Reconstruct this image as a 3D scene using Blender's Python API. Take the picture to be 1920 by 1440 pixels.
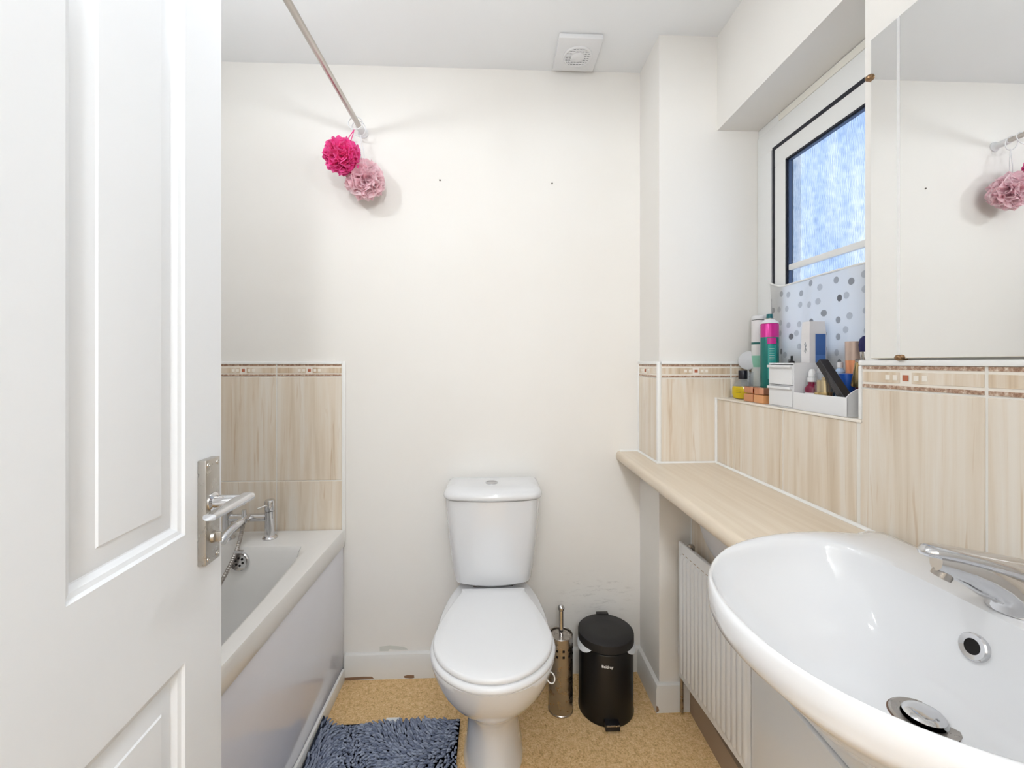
import bpy, bmesh, math, random
from mathutils import Vector, Matrix, Euler
random.seed(7)
PI = math.pi
for o in list(bpy.data.objects): bpy.data.objects.remove(o)
scn = bpy.context.scene
C = scn.collection

# ------------------------------------------------------------------ camera
F_PX = 820.0; YAW = math.atan(34.0 / F_PX); EYE = 1.204
cam_d = bpy.data.cameras.new('camera'); cam = bpy.data.objects.new('camera', cam_d); C.objects.link(cam)
cam_d.sensor_width = 36.0; cam_d.lens = 36.0 * F_PX / 1920.0
cam_d.shift_y = -40.0 / 1920.0
cam_d.clip_start = 0.01
cam.location = (0, 0, EYE); cam.rotation_euler = (PI / 2, 0, -YAW)
scn.camera = cam

# ------------------------------------------------------------------ view and world
scn.view_settings.view_transform = 'Standard'
scn.view_settings.look = 'None'
scn.view_settings.gamma = 1.0
scn.view_settings.use_curve_mapping = False
scn.view_settings.exposure = 0.04
w = bpy.data.worlds.new('sky'); scn.world = w; w.use_nodes = True
nt = w.node_tree; nt.nodes.clear()
wo = nt.nodes.new('ShaderNodeOutputWorld'); bg = nt.nodes.new('ShaderNodeBackground')
tc = nt.nodes.new('ShaderNodeTexCoord'); sx = nt.nodes.new('ShaderNodeSeparateXYZ'); rmp = nt.nodes.new('ShaderNodeValToRGB')
rmp.color_ramp.elements[0].position = 0.0; rmp.color_ramp.elements[0].color = (0.86, 0.92, 1.0, 1)
rmp.color_ramp.elements[1].position = 0.9; rmp.color_ramp.elements[1].color = (0.66, 0.80, 1.0, 1)
nt.links.new(tc.outputs['Generated'], sx.inputs[0]); nt.links.new(sx.outputs['Z'], rmp.inputs[0])
nt.links.new(rmp.outputs[0], bg.inputs['Color']); nt.links.new(bg.outputs[0], wo.inputs[0])
bg.inputs['Strength'].default_value = 1.5

# ------------------------------------------------------------------ unseen lamps, most of them added fill (fixtures are built further down)
UNSEEN_LAMPS = [(0.04, 0.70, 1.95), (-0.24, 0.80, 2.24), (-0.72, 0.95, 2.06)]  # first and last are low fill lamps, added to brighten basin side and bath
def point(name, loc, watts, col, r):
    d = bpy.data.lights.new(name, 'POINT'); d.energy = watts; d.color = col; d.shadow_soft_size = r
    o = bpy.data.objects.new(name, d); o.location = loc; C.objects.link(o); return o
def area(name, loc, rot, sx_, sy_, watts, col):
    d = bpy.data.lights.new(name, 'AREA'); d.shape = 'RECTANGLE'; d.size = sx_; d.size_y = sy_; d.energy = watts; d.color = col
    o = bpy.data.objects.new(name, d); o.location = loc; o.rotation_euler = rot; C.objects.link(o); return o
for i, p in enumerate(UNSEEN_LAMPS):
    point('unseen_bulb', (p[0], p[1], p[2] - 0.03), [5.0, 1.3, 5.6][i], (0.90, 0.95, 1.0), 0.035)
HALL_FILL = (0.02, -0.95, 1.92)  # added lamp behind the camera, gives flat frontal fill through the doorway
point('hall_fill_bulb', HALL_FILL, 45.0, (0.90, 0.95, 1.0), 0.10)

# ------------------------------------------------------------------ materials
def lin(c):
    return tuple(((v / 255) / 12.92 if v / 255 <= 0.04045 else (((v / 255) + 0.055) / 1.055) ** 2.4) for v in c)
MATS = {}
def pb(name, col, rough=0.5, metal=0.0, coat=0.0, spec=0.5, trans=0.0, ior=1.45, srgb=True):
    m = bpy.data.materials.new(name); m.use_nodes = True
    b = m.node_tree.nodes['Principled BSDF']
    c = lin(col) if srgb else col
    b.inputs['Base Color'].default_value = (*c, 1); b.inputs['Roughness'].default_value = rough
    b.inputs['Metallic'].default_value = metal; b.inputs['Coat Weight'].default_value = coat
    b.inputs['Specular IOR Level'].default_value = spec; b.inputs['Transmission Weight'].default_value = trans
    b.inputs['IOR'].default_value = ior
    MATS[name] = m; return m
def N(m, t): return m.node_tree.nodes.new(t)
def L(m, a, b): m.node_tree.links.new(a, b)
def B(m): return m.node_tree.nodes['Principled BSDF']
def coords(m, scale=(1, 1, 1), kind='Object'):
    t = N(m, 'ShaderNodeTexCoord'); mp = N(m, 'ShaderNodeMapping'); mp.inputs['Scale'].default_value = scale
    L(m, t.outputs[kind], mp.inputs[0]); return mp
def noise(m, vec, scale, detail=4, rough=0.55):
    n = N(m, 'ShaderNodeTexNoise'); n.inputs['Scale'].default_value = scale; n.inputs['Detail'].default_value = detail
    n.inputs['Roughness'].default_value = rough; L(m, vec, n.inputs['Vector']); return n
def ramp(m, fac, stops, const=False):
    r = N(m, 'ShaderNodeValToRGB'); cr = r.color_ramp
    if const: cr.interpolation = 'CONSTANT'
    while len(cr.elements) < len(stops): cr.elements.new(0.5)
    for e, (p, c) in zip(cr.elements, stops): e.position = p; e.color = (*c, 1)
    L(m, fac, r.inputs[0]); return r
def bump(m, fac, strength, dist=0.002):
    b = N(m, 'ShaderNodeBump'); b.inputs['Strength'].default_value = strength; b.inputs['Distance'].default_value = dist
    L(m, fac, b.inputs['Height']); L(m, b.outputs[0], B(m).inputs['Normal'])

# painted walls: cream emulsion with a faint roller texture
def paint(name, c, c2):
    m = pb(name, c, 0.62, spec=0.3)
    mp = coords(m); n = noise(m, mp.outputs[0], 2.2, 3); r = ramp(m, n.outputs['Fac'], [(0.3, lin(c2)), (0.7, lin(c))])
    L(m, r.outputs[0], B(m).inputs['Base Color'])
    n2 = noise(m, mp.outputs[0], 160, 3); bump(m, n2.outputs['Fac'], 0.12, 0.001)
    return m
M_WALL = paint('cream_wall_paint', (243, 240, 235), (241, 237, 231))
M_CEIL = paint('white_ceiling_paint', (247, 248, 249), (245, 246, 247))
# back wall paint: same cream with grey scuffs low on the right, above the bin
M_BACK = paint('cream_wall_paint_scuffed', (243, 240, 235), (241, 237, 231))
def add_scuff(m):
    b = B(m); old = b.inputs['Base Color'].links[0].from_socket
    t = N(m, 'ShaderNodeTexCoord'); s = N(m, 'ShaderNodeSeparateXYZ'); L(m, t.outputs['Object'], s.inputs[0])
    def band(sock, a0, a1, soft):
        r1 = N(m, 'ShaderNodeMapRange'); r1.interpolation_type = 'SMOOTHSTEP'
        r1.inputs[1].default_value = a0 - soft; r1.inputs[2].default_value = a0 + soft; L(m, sock, r1.inputs[0])
        r2 = N(m, 'ShaderNodeMapRange'); r2.interpolation_type = 'SMOOTHSTEP'
        r2.inputs[1].default_value = a1 - soft; r2.inputs[2].default_value = a1 + soft; r2.inputs[3].default_value = 1; r2.inputs[4].default_value = 0
        L(m, sock, r2.inputs[0])
        mu = N(m, 'ShaderNodeMath'); mu.operation = 'MULTIPLY'; L(m, r1.outputs[0], mu.inputs[0]); L(m, r2.outputs[0], mu.inputs[1]); return mu.outputs[0]
    bx_ = band(s.outputs['X'], 0.27, 0.53, 0.05); bz = band(s.outputs['Z'], 0.24, 0.36, 0.05)
    mp = coords(m, (2.0, 1, 9.0)); n = noise(m, mp.outputs[0], 9, 6, 0.7)
    th = N(m, 'ShaderNodeMapRange'); th.inputs[1].default_value = 0.54; th.inputs[2].default_value = 0.72; L(m, n.outputs['Fac'], th.inputs[0])
    m1 = N(m, 'ShaderNodeMath'); m1.operation = 'MULTIPLY'; L(m, bx_, m1.inputs[0]); L(m, bz, m1.inputs[1])
    m2 = N(m, 'ShaderNodeMath'); m2.operation = 'MULTIPLY'; L(m, m1.outputs[0], m2.inputs[0]); L(m, th.outputs[0], m2.inputs[1])
    m3 = N(m, 'ShaderNodeMath'); m3.operation = 'MULTIPLY'; m3.inputs[1].default_value = 0.4; L(m, m2.outputs[0], m3.inputs[0])
    mx = N(m, 'ShaderNodeMix'); mx.data_type = 'RGBA'; L(m, m3.outputs[0], mx.inputs['Factor']); L(m, old, mx.inputs[6])
    mx.inputs[7].default_value = (*lin((120, 112, 106)), 1); L(m, mx.outputs[2], b.inputs['Base Color'])
add_scuff(M_BACK)
M_GLOSSW = pb('white_gloss_paint', (238, 238, 238), 0.22, coat=0.2)
M_DOOR = pb('white_door_paint', (236, 238, 241), 0.28)
M_BASE = pb('white_skirting_paint', (228, 226, 222), 0.4)
M_UPVC = pb('white_upvc', (240, 240, 238), 0.3)
M_TRIM = pb('white_plastic_trim', (246, 245, 242), 0.3)
M_GROUT = pb('white_grout', (240, 236, 228), 0.7)
M_CERAMIC = pb('white_ceramic', (231, 231, 232), 0.07, coat=0.5, spec=0.5)
M_ACRYLIC = pb('white_acrylic', (243, 241, 238), 0.16, coat=0.3)
M_PANEL = pb('white_bath_panel_gloss', (243, 243, 251), 0.12, coat=0.3)
M_CHROME = pb('chrome', (214, 214, 216), 0.09, 1.0)
M_STEEL = pb('brushed_steel', (176, 170, 164), 0.3, 1.0)
M_NICKEL = pb('worn_nickel', (186, 182, 176), 0.28, 1.0)
M_DARKHOLE = pb('dark_hole', (18, 14, 14), 0.8)
M_BLACK = pb('black_plastic', (26, 24, 25), 0.35)
M_BLACKENAMEL = pb('black_enamel', (12, 11, 13), 0.3)
M_RADW = pb('white_radiator_enamel', (240, 241, 242), 0.3)
M_MIRROR = pb('mirror_silver', (236, 237, 237), 0.0, 1.0)
M_PLASTW = pb('white_plastic', (236, 236, 237), 0.32)
M_BROWN = pb('bare_brown_wood', (138, 108, 84), 0.8)
M_GASKET = pb('dark_rubber_gasket', (30, 32, 42), 0.6)
M_SPACER = pb('blue_grey_spacer', (84, 98, 124), 0.4, 0.3)
M_BRASS = pb('aged_brass', (150, 120, 90), 0.3, 1.0)
M_RODM = pb('dull_steel_rod', (196, 190, 184), 0.3, 1.0)
for nm in ('worn_nickel', 'brushed_steel'):
    m = MATS[nm]; mp = coords(m, (1, 1, 1)); n = noise(m, mp.outputs[0], 60, 4); r = ramp(m, n.outputs['Fac'], [(0.3, (0.22,) * 3), (0.7, (0.4,) * 3)])
    L(m, r.outputs[0], B(m).inputs['Roughness'])
# carpet
M_CARPET = pb('tan_carpet', (196, 160, 112), 0.95, spec=0.1)
mp = coords(M_CARPET); n = noise(M_CARPET, mp.outputs[0], 170, 3, 0.7); n3 = noise(M_CARPET, mp.outputs[0], 60, 4, 0.6)
ad = N(M_CARPET, 'ShaderNodeMath'); ad.operation = 'MULTIPLY_ADD'; ad.inputs[1].default_value = 0.6; L(M_CARPET, n.outputs['Fac'], ad.inputs[0])
mu = N(M_CARPET, 'ShaderNodeMath'); mu.operation = 'MULTIPLY'; mu.inputs[1].default_value = 0.4; L(M_CARPET, n3.outputs['Fac'], mu.inputs[0]); L(M_CARPET, mu.outputs[0], ad.inputs[2])
r = ramp(M_CARPET, ad.outputs[0], [(0.34, lin((186, 146, 96))), (0.5, lin((232, 194, 140))), (0.66, lin((250, 222, 176)))])
L(M_CARPET, r.outputs[0], B(M_CARPET).inputs['Base Color']); bump(M_CARPET, n.outputs['Fac'], 0.9, 0.004)
# travertine look tile: vertical veins, each tile different
def tile_mat(name, dark, mid, light, vein=True):
    m = pb(name, mid, 0.16, coat=0.15)
    t = N(m, 'ShaderNodeTexCoord'); oi = N(m, 'ShaderNodeObjectInfo')
    ml = N(m, 'ShaderNodeVectorMath'); ml.operation = 'MULTIPLY_ADD'; cmb = N(m, 'ShaderNodeCombineXYZ')
    for i in range(3): L(m, oi.outputs['Random'], cmb.inputs[i])
    L(m, cmb.outputs[0], ml.inputs[0]); ml.inputs[1].default_value = (37, 11, 53); L(m, t.outputs['Object'], ml.inputs[2])
    mp = N(m, 'ShaderNodeMapping'); mp.inputs['Scale'].default_value = (26, 26, 1.3); L(m, ml.outputs[0], mp.inputs[0])
    n = noise(m, mp.outputs[0], 1.0, 5, 0.6); n.inputs['Distortion'].default_value = 0.6
    r = ramp(m, n.outputs['Fac'], [(0.30, lin(dark)), (0.46, lin(mid)), (0.64, lin(light))])
    mp2 = N(m, 'ShaderNodeMapping'); mp2.inputs['Scale'].default_value = (70, 70, 3.0); L(m, ml.outputs[0], mp2.inputs[0])
    n2 = noise(m, mp2.outputs[0], 1.0, 3, 0.5); n2.inputs['Distortion'].default_value = 1.0
    r2 = ramp(m, n2.outputs['Fac'], [(0.30, (0.84, 0.74, 0.63)), (0.38, (1, 1, 1))])
    mx = N(m, 'ShaderNodeMix'); mx.data_type = 'RGBA'; mx.blend_type = 'MULTIPLY'; mx.inputs['Factor'].default_value = 0.75 if vein else 0.3
    L(m, r.outputs[0], mx.inputs[6]); L(m, r2.outputs[0], mx.inputs[7]); L(m, mx.outputs[2], B(m).inputs['Base Color'])
    return m
M_TILE = tile_mat('travertine_tile', (218, 201, 178), (231, 217, 198), (238, 229, 216))
M_BAND = tile_mat('border_band', (196, 170, 140), (222, 202, 176), (236, 224, 208))
M_BSTRIP = pb('mottled_brown_strip', (170, 134, 112), 0.35)
mp = coords(M_BSTRIP, (1, 1, 1)); n = noise(M_BSTRIP, mp.outputs[0], 130, 4, 0.7)
r = ramp(M_BSTRIP, n.outputs['Fac'], [(0.35, lin((140, 104, 84))), (0.5, lin((182, 148, 124))), (0.68, lin((232, 218, 202)))])
L(M_BSTRIP, r.outputs[0], B(M_BSTRIP).inputs['Base Color'])
M_SQW = pb('cream_inlay', (246, 238, 226), 0.3); M_SQR = pb('terracotta_inlay', (184, 104, 74), 0.4)
# laminate worktop with a faint grain along its length
M_WORK = pb('beige_laminate', (222, 205, 184), 0.3)
mp = coords(M_WORK, (60, 2.0, 60)); n = noise(M_WORK, mp.outputs[0], 1.0, 4, 0.6)
r = ramp(M_WORK, n.outputs['Fac'], [(0.3, lin((222, 205, 182))), (0.7, lin((233, 219, 199)))])
L(M_WORK, r.outputs[0], B(M_WORK).inputs['Base Color'])
# shaggy mat
M_MATB = pb('slate_mat_backing', (62, 68, 84), 0.9)
M_PILE = pb('slate_blue_chenille', (104, 114, 136), 0.9, spec=0.1)
g = N(M_PILE, 'ShaderNodeNewGeometry'); r = ramp(M_PILE, g.outputs['Random Per Island'], [(0, lin((112, 121, 143))), (1, lin((160, 168, 186)))])
L(M_PILE, r.outputs[0], B(M_PILE).inputs['Base Color'])
# mesh puffs: thin nylon net lets some light through
def net(name, col, col2, thru=0.45):
    m = bpy.data.materials.new(name); m.use_nodes = True; t = m.node_tree; t.nodes.clear()
    o = t.nodes.new('ShaderNodeOutputMaterial'); d = t.nodes.new('ShaderNodeBsdfDiffuse'); tr = t.nodes.new('ShaderNodeBsdfTranslucent')
    mx = t.nodes.new('ShaderNodeMixShader'); mx.inputs[0].default_value = thru
    gg = t.nodes.new('ShaderNodeNewGeometry'); rr = t.nodes.new('ShaderNodeValToRGB')
    rr.color_ramp.elements[0].color = (*lin(col), 1); rr.color_ramp.elements[1].color = (*lin(col2), 1)
    t.links.new(gg.outputs['Random Per Island'], rr.inputs[0])
    for s_ in (d, tr): t.links.new(rr.outputs[0], s_.inputs['Color'])
    t.links.new(d.outputs[0], mx.inputs[1]); t.links.new(tr.outputs[0], mx.inputs[2]); t.links.new(mx.outputs[0], o.inputs[0]); return m
M_HOT = net('hot_pink_net', (255, 84, 172), (255, 128, 192))
M_PALE = net('pale_pink_net', (255, 220, 228), (255, 238, 242), 0.55)
# obscure glass: vertical rippled pattern, clear tint
def obscure():
    m = bpy.data.materials.new('obscure_glass'); m.use_nodes = True; t = m.node_tree; t.nodes.clear()
    o = t.nodes.new('ShaderNodeOutputMaterial'); tr = t.nodes.new('ShaderNodeBsdfTransparent'); gl = t.nodes.new('ShaderNodeBsdfGlossy'); tl = t.nodes.new('ShaderNodeBsdfTranslucent')
    tcx = t.nodes.new('ShaderNodeTexCoord'); mp_ = t.nodes.new('ShaderNodeMapping'); mp_.inputs['Scale'].default_value = (1, 330, 40)
    nn = t.nodes.new('ShaderNodeTexNoise'); nn.inputs['Scale'].default_value = 1.0; nn.inputs['Detail'].default_value = 5; nn.inputs['Distortion'].default_value = 0.8
    t.links.new(tcx.outputs['Object'], mp_.inputs[0]); t.links.new(mp_.outputs[0], nn.inputs['Vector'])
    rr = t.nodes.new('ShaderNodeValToRGB'); rr.color_ramp.elements[0].position = 0.34; rr.color_ramp.elements[0].color = (0.60, 0.68, 0.80, 1)
    rr.color_ramp.elements[1].position = 0.60; rr.color_ramp.elements[1].color = (0.95, 0.97, 1.0, 1)
    mp2 = t.nodes.new('ShaderNodeMapping'); mp2.inputs['Scale'].default_value = (1, 14, 3.5)
    n2 = t.nodes.new('ShaderNodeTexNoise'); n2.inputs['Scale'].default_value = 1.0; n2.inputs['Detail'].default_value = 3
    t.links.new(tcx.outputs['Object'], mp2.inputs[0]); t.links.new(mp2.outputs[0], n2.inputs['Vector'])
    r2 = t.nodes.new('ShaderNodeValToRGB'); r2.color_ramp.elements[0].position = 0.35; r2.color_ramp.elements[0].color = (0.80, 0.86, 0.94, 1)
    r2.color_ramp.elements[1].position = 0.65; r2.color_ramp.elements[1].color = (1, 1, 1, 1); t.links.new(n2.outputs['Fac'], r2.inputs[0])
    mm = t.nodes.new('ShaderNodeMix'); mm.data_type = 'RGBA'; mm.blend_type = 'MULTIPLY'; mm.inputs['Factor'].default_value = 1.0
    t.links.new(nn.outputs['Fac'], rr.inputs[0]); t.links.new(rr.outputs[0], mm.inputs[6]); t.links.new(r2.outputs[0], mm.inputs[7])
    bp = t.nodes.new('ShaderNodeBump'); bp.inputs['Strength'].default_value = 0.5; bp.inputs['Distance'].default_value = 0.002; t.links.new(nn.outputs['Fac'], bp.inputs['Height'])
    gl.inputs['Roughness'].default_value = 0.1; t.links.new(bp.outputs[0], gl.inputs['Normal'])
    t.links.new(mm.outputs[2], tr.inputs['Color']); t.links.new(mm.outputs[2], tl.inputs['Color'])
    m1 = t.nodes.new('ShaderNodeMixShader'); m1.inputs[0].default_value = 0.12; t.links.new(tr.outputs[0], m1.inputs[1]); t.links.new(tl.outputs[0], m1.inputs[2])
    m2 = t.nodes.new('ShaderNodeMixShader'); m2.inputs[0].default_value = 0.06; t.links.new(m1.outputs[0], m2.inputs[1]); t.links.new(gl.outputs[0], m2.inputs[2])
    t.links.new(m2.outputs[0], o.inputs[0]); return m
M_OBSC = obscure()
# clear plastic / glass
def clear(name, col, thru=0.8, rough=0.05):
    m = bpy.data.materials.new(name); m.use_nodes = True; t = m.node_tree; b = t.nodes['Principled BSDF']; o = t.nodes['Material Output']
    b.inputs['Base Color'].default_value = (*lin(col), 1); b.inputs['Roughness'].default_value = rough
    tr = t.nodes.new('ShaderNodeBsdfTransparent'); tr.inputs[0].default_value = (*lin(col), 1)
    mx = t.nodes.new('ShaderNodeMixShader'); mx.inputs[0].default_value = thru
    t.links.new(b.outputs[0], mx.inputs[1]); t.links.new(tr.outputs[0], mx.inputs[2]); t.links.new(mx.outputs[0], o.inputs[0]); return m
M_CLEAR = clear('clear_plastic', (246, 248, 250), 0.88)
M_MILKY = clear('milky_plastic', (238, 238, 240), 0.35, 0.2)
M_OIL = clear('yellow_oil', (226, 196, 30), 0.12, 0.1)
# dotted half curtain
def dotted():
    m = bpy.data.materials.new('white_dotted_cotton'); m.use_nodes = True; t = m.node_tree; t.nodes.clear()
    o = t.nodes.new('ShaderNodeOutputMaterial'); d = t.nodes.new('ShaderNodeBsdfDiffuse'); tr = t.nodes.new('ShaderNodeBsdfTranslucent'); mx = t.nodes.new('ShaderNodeMixShader'); mx.inputs[0].default_value = 0.06
    tcx = t.nodes.new('ShaderNodeTexCoord'); s = t.nodes.new('ShaderNodeSeparateXYZ'); cb = t.nodes.new('ShaderNodeCombineXYZ')
    t.links.new(tcx.outputs['Object'], s.inputs[0]); t.links.new(s.outputs['Y'], cb.inputs[0]); t.links.new(s.outputs['Z'], cb.inputs[1])
    v = t.nodes.new('ShaderNodeTexVoronoi'); v.voronoi_dimensions = '2D'; v.inputs['Scale'].default_value = 22; v.inputs['Randomness'].default_value = 0.62
    t.links.new(cb.outputs[0], v.inputs['Vector'])
    lt = t.nodes.new('ShaderNodeMath'); lt.operation = 'LESS_THAN'; lt.inputs[1].default_value = 0.2; t.links.new(v.outputs['Distance'], lt.inputs[0])
    sc = t.nodes.new('ShaderNodeSeparateColor'); t.links.new(v.outputs['Color'], sc.inputs[0])
    rr = t.nodes.new('ShaderNodeValToRGB'); rr.color_ramp.elements[0].color = (*lin((146, 145, 147)), 1); rr.color_ramp.elements[1].color = (*lin((222, 222, 221)), 1)
    rr.color_ramp.elements[1].position = 0.55; t.links.new(sc.outputs[0], rr.inputs[0])
    mc = t.nodes.new('ShaderNodeMix'); mc.data_type = 'RGBA'; mc.inputs[6].default_value = (*lin((250, 249, 247)), 1)
    t.links.new(lt.outputs[0], mc.inputs['Factor']); t.links.new(rr.outputs[0], mc.inputs[7])
    t.links.new(mc.outputs[2], d.inputs['Color']); t.links.new(mc.outputs[2], tr.inputs['Color'])
    t.links.new(d.outputs[0], mx.inputs[1]); t.links.new(tr.outputs[0], mx.inputs[2]); t.links.new(mx.outputs[0], o.inputs[0]); return m
M_DOTS = dotted()
# printed bands on packaging, by height along the object's own z
def banded(name, stops, zmax, rough=0.3, metal=0.0):
    m = pb(name, (200, 200, 200), rough, metal); t = N(m, 'ShaderNodeTexCoord'); s = N(m, 'ShaderNodeSeparateXYZ'); L(m, t.outputs['Object'], s.inputs[0])
    mr = N(m, 'ShaderNodeMath'); mr.operation = 'DIVIDE'; mr.inputs[1].default_value = zmax; L(m, s.outputs['Z'], mr.inputs[0])
    r_ = ramp(m, mr.outputs[0], [(p, lin(c)) for p, c in stops], True); L(m, r_.outputs[0], B(m).inputs['Base Color']); return m

# ------------------------------------------------------------------ mesh helpers
class MB:
    def __init__(s): s.bm = bmesh.new()
    def box(s, x0, x1, y0, y1, z0, z1, bev=0.0, seg=2):
        b = bmesh.new(); bmesh.ops.create_cube(b, size=1)
        for v in b.verts: v.co = Vector(((x0 + x1) / 2 + v.co.x * (x1 - x0), (y0 + y1) / 2 + v.co.y * (y1 - y0), (z0 + z1) / 2 + v.co.z * (z1 - z0)))
        if bev: bmesh.ops.bevel(b, geom=b.edges[:], offset=bev, segments=seg, profile=0.6, affect='EDGES')
        return s.add(b)
    def add(s, b, mtx=None):
        if mtx: bmesh.ops.transform(b, matrix=mtx, verts=b.verts)
        me = bpy.data.meshes.new('tmp'); b.to_mesh(me); b.free(); s.bm.from_mesh(me); bpy.data.meshes.remove(me); return s
    def loft(s, rings, cap0=True, cap1=True, closed=False):
        vs = [[s.bm.verts.new(p) for p in r_] for r_ in rings]; n = len(vs[0])
        pairs = list(zip(vs[:-1], vs[1:])) + ([(vs[-1], vs[0])] if closed else [])
        for a, b in pairs:
            for i in range(n):
                j = (i + 1) % n
                try: s.bm.faces.new((a[i], a[j], b[j], b[i]))
                except ValueError: pass
        if not closed:
            if cap0: s.bm.faces.new(vs[0][::-1])
            if cap1: s.bm.faces.new(vs[-1])
        return s
    def lathe(s, prof, c=(0, 0, 0), n=24, axis=None, cap0=True, cap1=True):
        M = Matrix.Translation(c) @ (Vector((0, 0, 1)).rotation_difference(Vector(axis)).to_matrix().to_4x4() if axis is not None else Matrix.Identity(4))
        rings = [[M @ Vector((r_ * math.cos(2 * PI * i / n), r_ * math.sin(2 * PI * i / n), z)) for i in range(n)] for r_, z in prof]
        return s.loft(rings, cap0, cap1)
    def cyl(s, p0, p1, r0, r1=None, n=20):
        p0 = Vector(p0); p1 = Vector(p1); d = p1 - p0
        return s.lathe([(r0, 0), (r1 if r1 is not None else r0, d.length)], p0, n, d.normalized())
    def tube(s, pts, r_, n=10, closed=False):
        pts = [Vector(p) for p in pts]; m = len(pts); rings = []; up = None
        for i, p in enumerate(pts):
            if closed: t = (pts[(i + 1) % m] - pts[i - 1]).normalized()
            else: t = (pts[min(i + 1, m - 1)] - pts[max(i - 1, 0)]).normalized()
            if up is None: up = t.orthogonal().normalized()
            up = (up - t * up.dot(t)).normalized(); sd = t.cross(up)
            rr = r_[i] if isinstance(r_, (list, tuple)) else r_
            rings.append([p + (up * math.cos(2 * PI * k / n) + sd * math.sin(2 * PI * k / n)) * rr for k in range(n)])
        return s.loft(rings, closed=closed)
    def prism(s, poly, z0, z1):
        return s.loft([[Vector((x, y, z0)) for x, y in poly], [Vector((x, y, z1)) for x, y in poly]])
    def sphere(s, c, r_, n=20, sc=(1, 1, 1)):
        b = bmesh.new(); bmesh.ops.create_uvsphere(b, u_segments=n, v_segments=n // 2 + 2, radius=r_)
        return s.add(b, Matrix.Translation(c) @ Matrix.Diagonal((*sc, 1)))
    def xform(s, M): bmesh.ops.transform(s.bm, matrix=M, verts=s.bm.verts); return s

XF = {}
def put(o, label=None, cat=None, group=None, kind=None):
    if label: o['label'] = label
    if cat: o['category'] = cat
    if group: o['group'] = group
    if kind: o['kind'] = kind
    return o
def thing(name, loc=(0, 0, 0), label=None, cat=None, rotz=0.0, kind=None, group=None, rot=None):
    o = bpy.data.objects.new(name, None); o.empty_display_size = 0.03; C.objects.link(o); o.location = loc
    e = Euler(rot if rot else (0, 0, rotz)); o.rotation_euler = e
    XF[o.name] = Matrix.Translation(loc) @ e.to_matrix().to_4x4()
    return put(o, label, cat, group, kind)
def obj(name, mb, mat, parent=None, local=False, smooth=35, origin=None):
    """link one mesh object; the shape is given in world space unless local"""
    bm = mb.bm
    bmesh.ops.recalc_face_normals(bm, faces=bm.faces[:])
    if parent is not None and not local: bmesh.ops.transform(bm, matrix=XF[parent.name].inverted(), verts=bm.verts)
    if origin is not None: bmesh.ops.translate(bm, verts=bm.verts, vec=-Vector(origin))
    me = bpy.data.meshes.new(name); bm.to_mesh(me); bm.free()
    me.materials.append(mat)
    if smooth:
        for p in me.polygons: p.use_smooth = True
        me.set_sharp_from_angle(angle=math.radians(smooth))
    o = bpy.data.objects.new(name, me); C.objects.link(o)
    if parent is not None: o.parent = parent; XF[o.name] = XF[parent.name]
    else: XF[o.name] = Matrix.Identity(4)
    if origin is not None: o.location = origin; XF[o.name] = XF[o.name] @ Matrix.Translation(origin)
    return o
def dup(o, parent, loc=None, rotz=None):
    c = o.copy(); C.objects.link(c); c.parent = parent
    if loc is not None: c.location = loc
    if rotz is not None: c.rotation_euler = (0, 0, rotz)
    return c
def catmull(pts, per=8, closed=False):
    out = []; n = len(pts); P = [Vector(p) for p in pts]
    rng = range(n) if closed else range(n - 1)
    for i in rng:
        if closed: a, b, c, d = P[i - 1], P[i], P[(i + 1) % n], P[(i + 2) % n]
        else: a, b, c, d = P[max(i - 1, 0)], P[i], P[i + 1], P[min(i + 2, n - 1)]
        for k in range(per):
            t = k / per
            out.append(0.5 * ((2 * b) + (c - a) * t + (2 * a - 5 * b + 4 * c - d) * t * t + (3 * b - a - 3 * c + d) * t ** 3))
    if not closed: out.append(P[-1])
    return out
def rrect(x0, x1, y0, y1, r_, k=6):
    pts = []
    for cx, cy, a0 in ((x1 - r_, y1 - r_, 0), (x0 + r_, y1 - r_, 90), (x0 + r_, y0 + r_, 180), (x1 - r_, y0 + r_, 270)):
        for i in range(k + 1):
            a = math.radians(a0 + 90 * i / k); pts.append((cx + r_ * math.cos(a), cy + r_ * math.sin(a)))
    return pts
def z3(poly, z): return [Vector((p[0], p[1], z)) for p in poly]
def scaled(poly, f, c): return [(c[0] + (p[0] - c[0]) * f, c[1] + (p[1] - c[1]) * f) for p in poly]

# ------------------------------------------------------------------ the room
YB = 1.698      # back wall
XR = 0.780      # right wall (upper)
XLOW = 0.690    # right wall below the worktop
XP, YP = 0.574, 1.497   # boxed corner
XLF = -1.275    # left wall
ZC = 2.343      # ceiling
ZS = 1.083; ZSO = 2.015; YW0 = 0.888; XWIN = 0.923     # window sill, soffit, near reveal, frame plane
YD = 0.0        # door wall face

put(obj('floor', MB().box(XLF - 0.1, 1.1, -1.5, 1.8, -0.06, 0.0), M_CARPET, smooth=0), kind='structure')
put(obj('ceiling', MB().box(XLF - 0.1, 1.1, -1.5, 1.8, ZC, ZC + 0.06), M_CEIL, smooth=0), kind='structure')
wall_back = put(obj('wall_back', MB().box(XLF - 0.1, 1.08, YB, YB + 0.1, 0, ZC), M_BACK, smooth=0), kind='structure')
wall_left = put(obj('wall_left', MB().box(XLF - 0.1, XLF, -0.1, YB, 0, ZC), M_WALL, smooth=0), kind='structure')
mb = MB()
mb.box(XR, 1.08, -0.1, YW0, 0, ZC); mb.box(XR, 1.08, YP, YB, 0, ZC)
mb.box(XR, 1.08, YW0, YP, ZSO, ZC); mb.box(XR, 1.08, YW0, YP, 0, ZS)
wall_right = put(obj('wall_right', mb, M_WALL, smooth=0), kind='structure')
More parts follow.
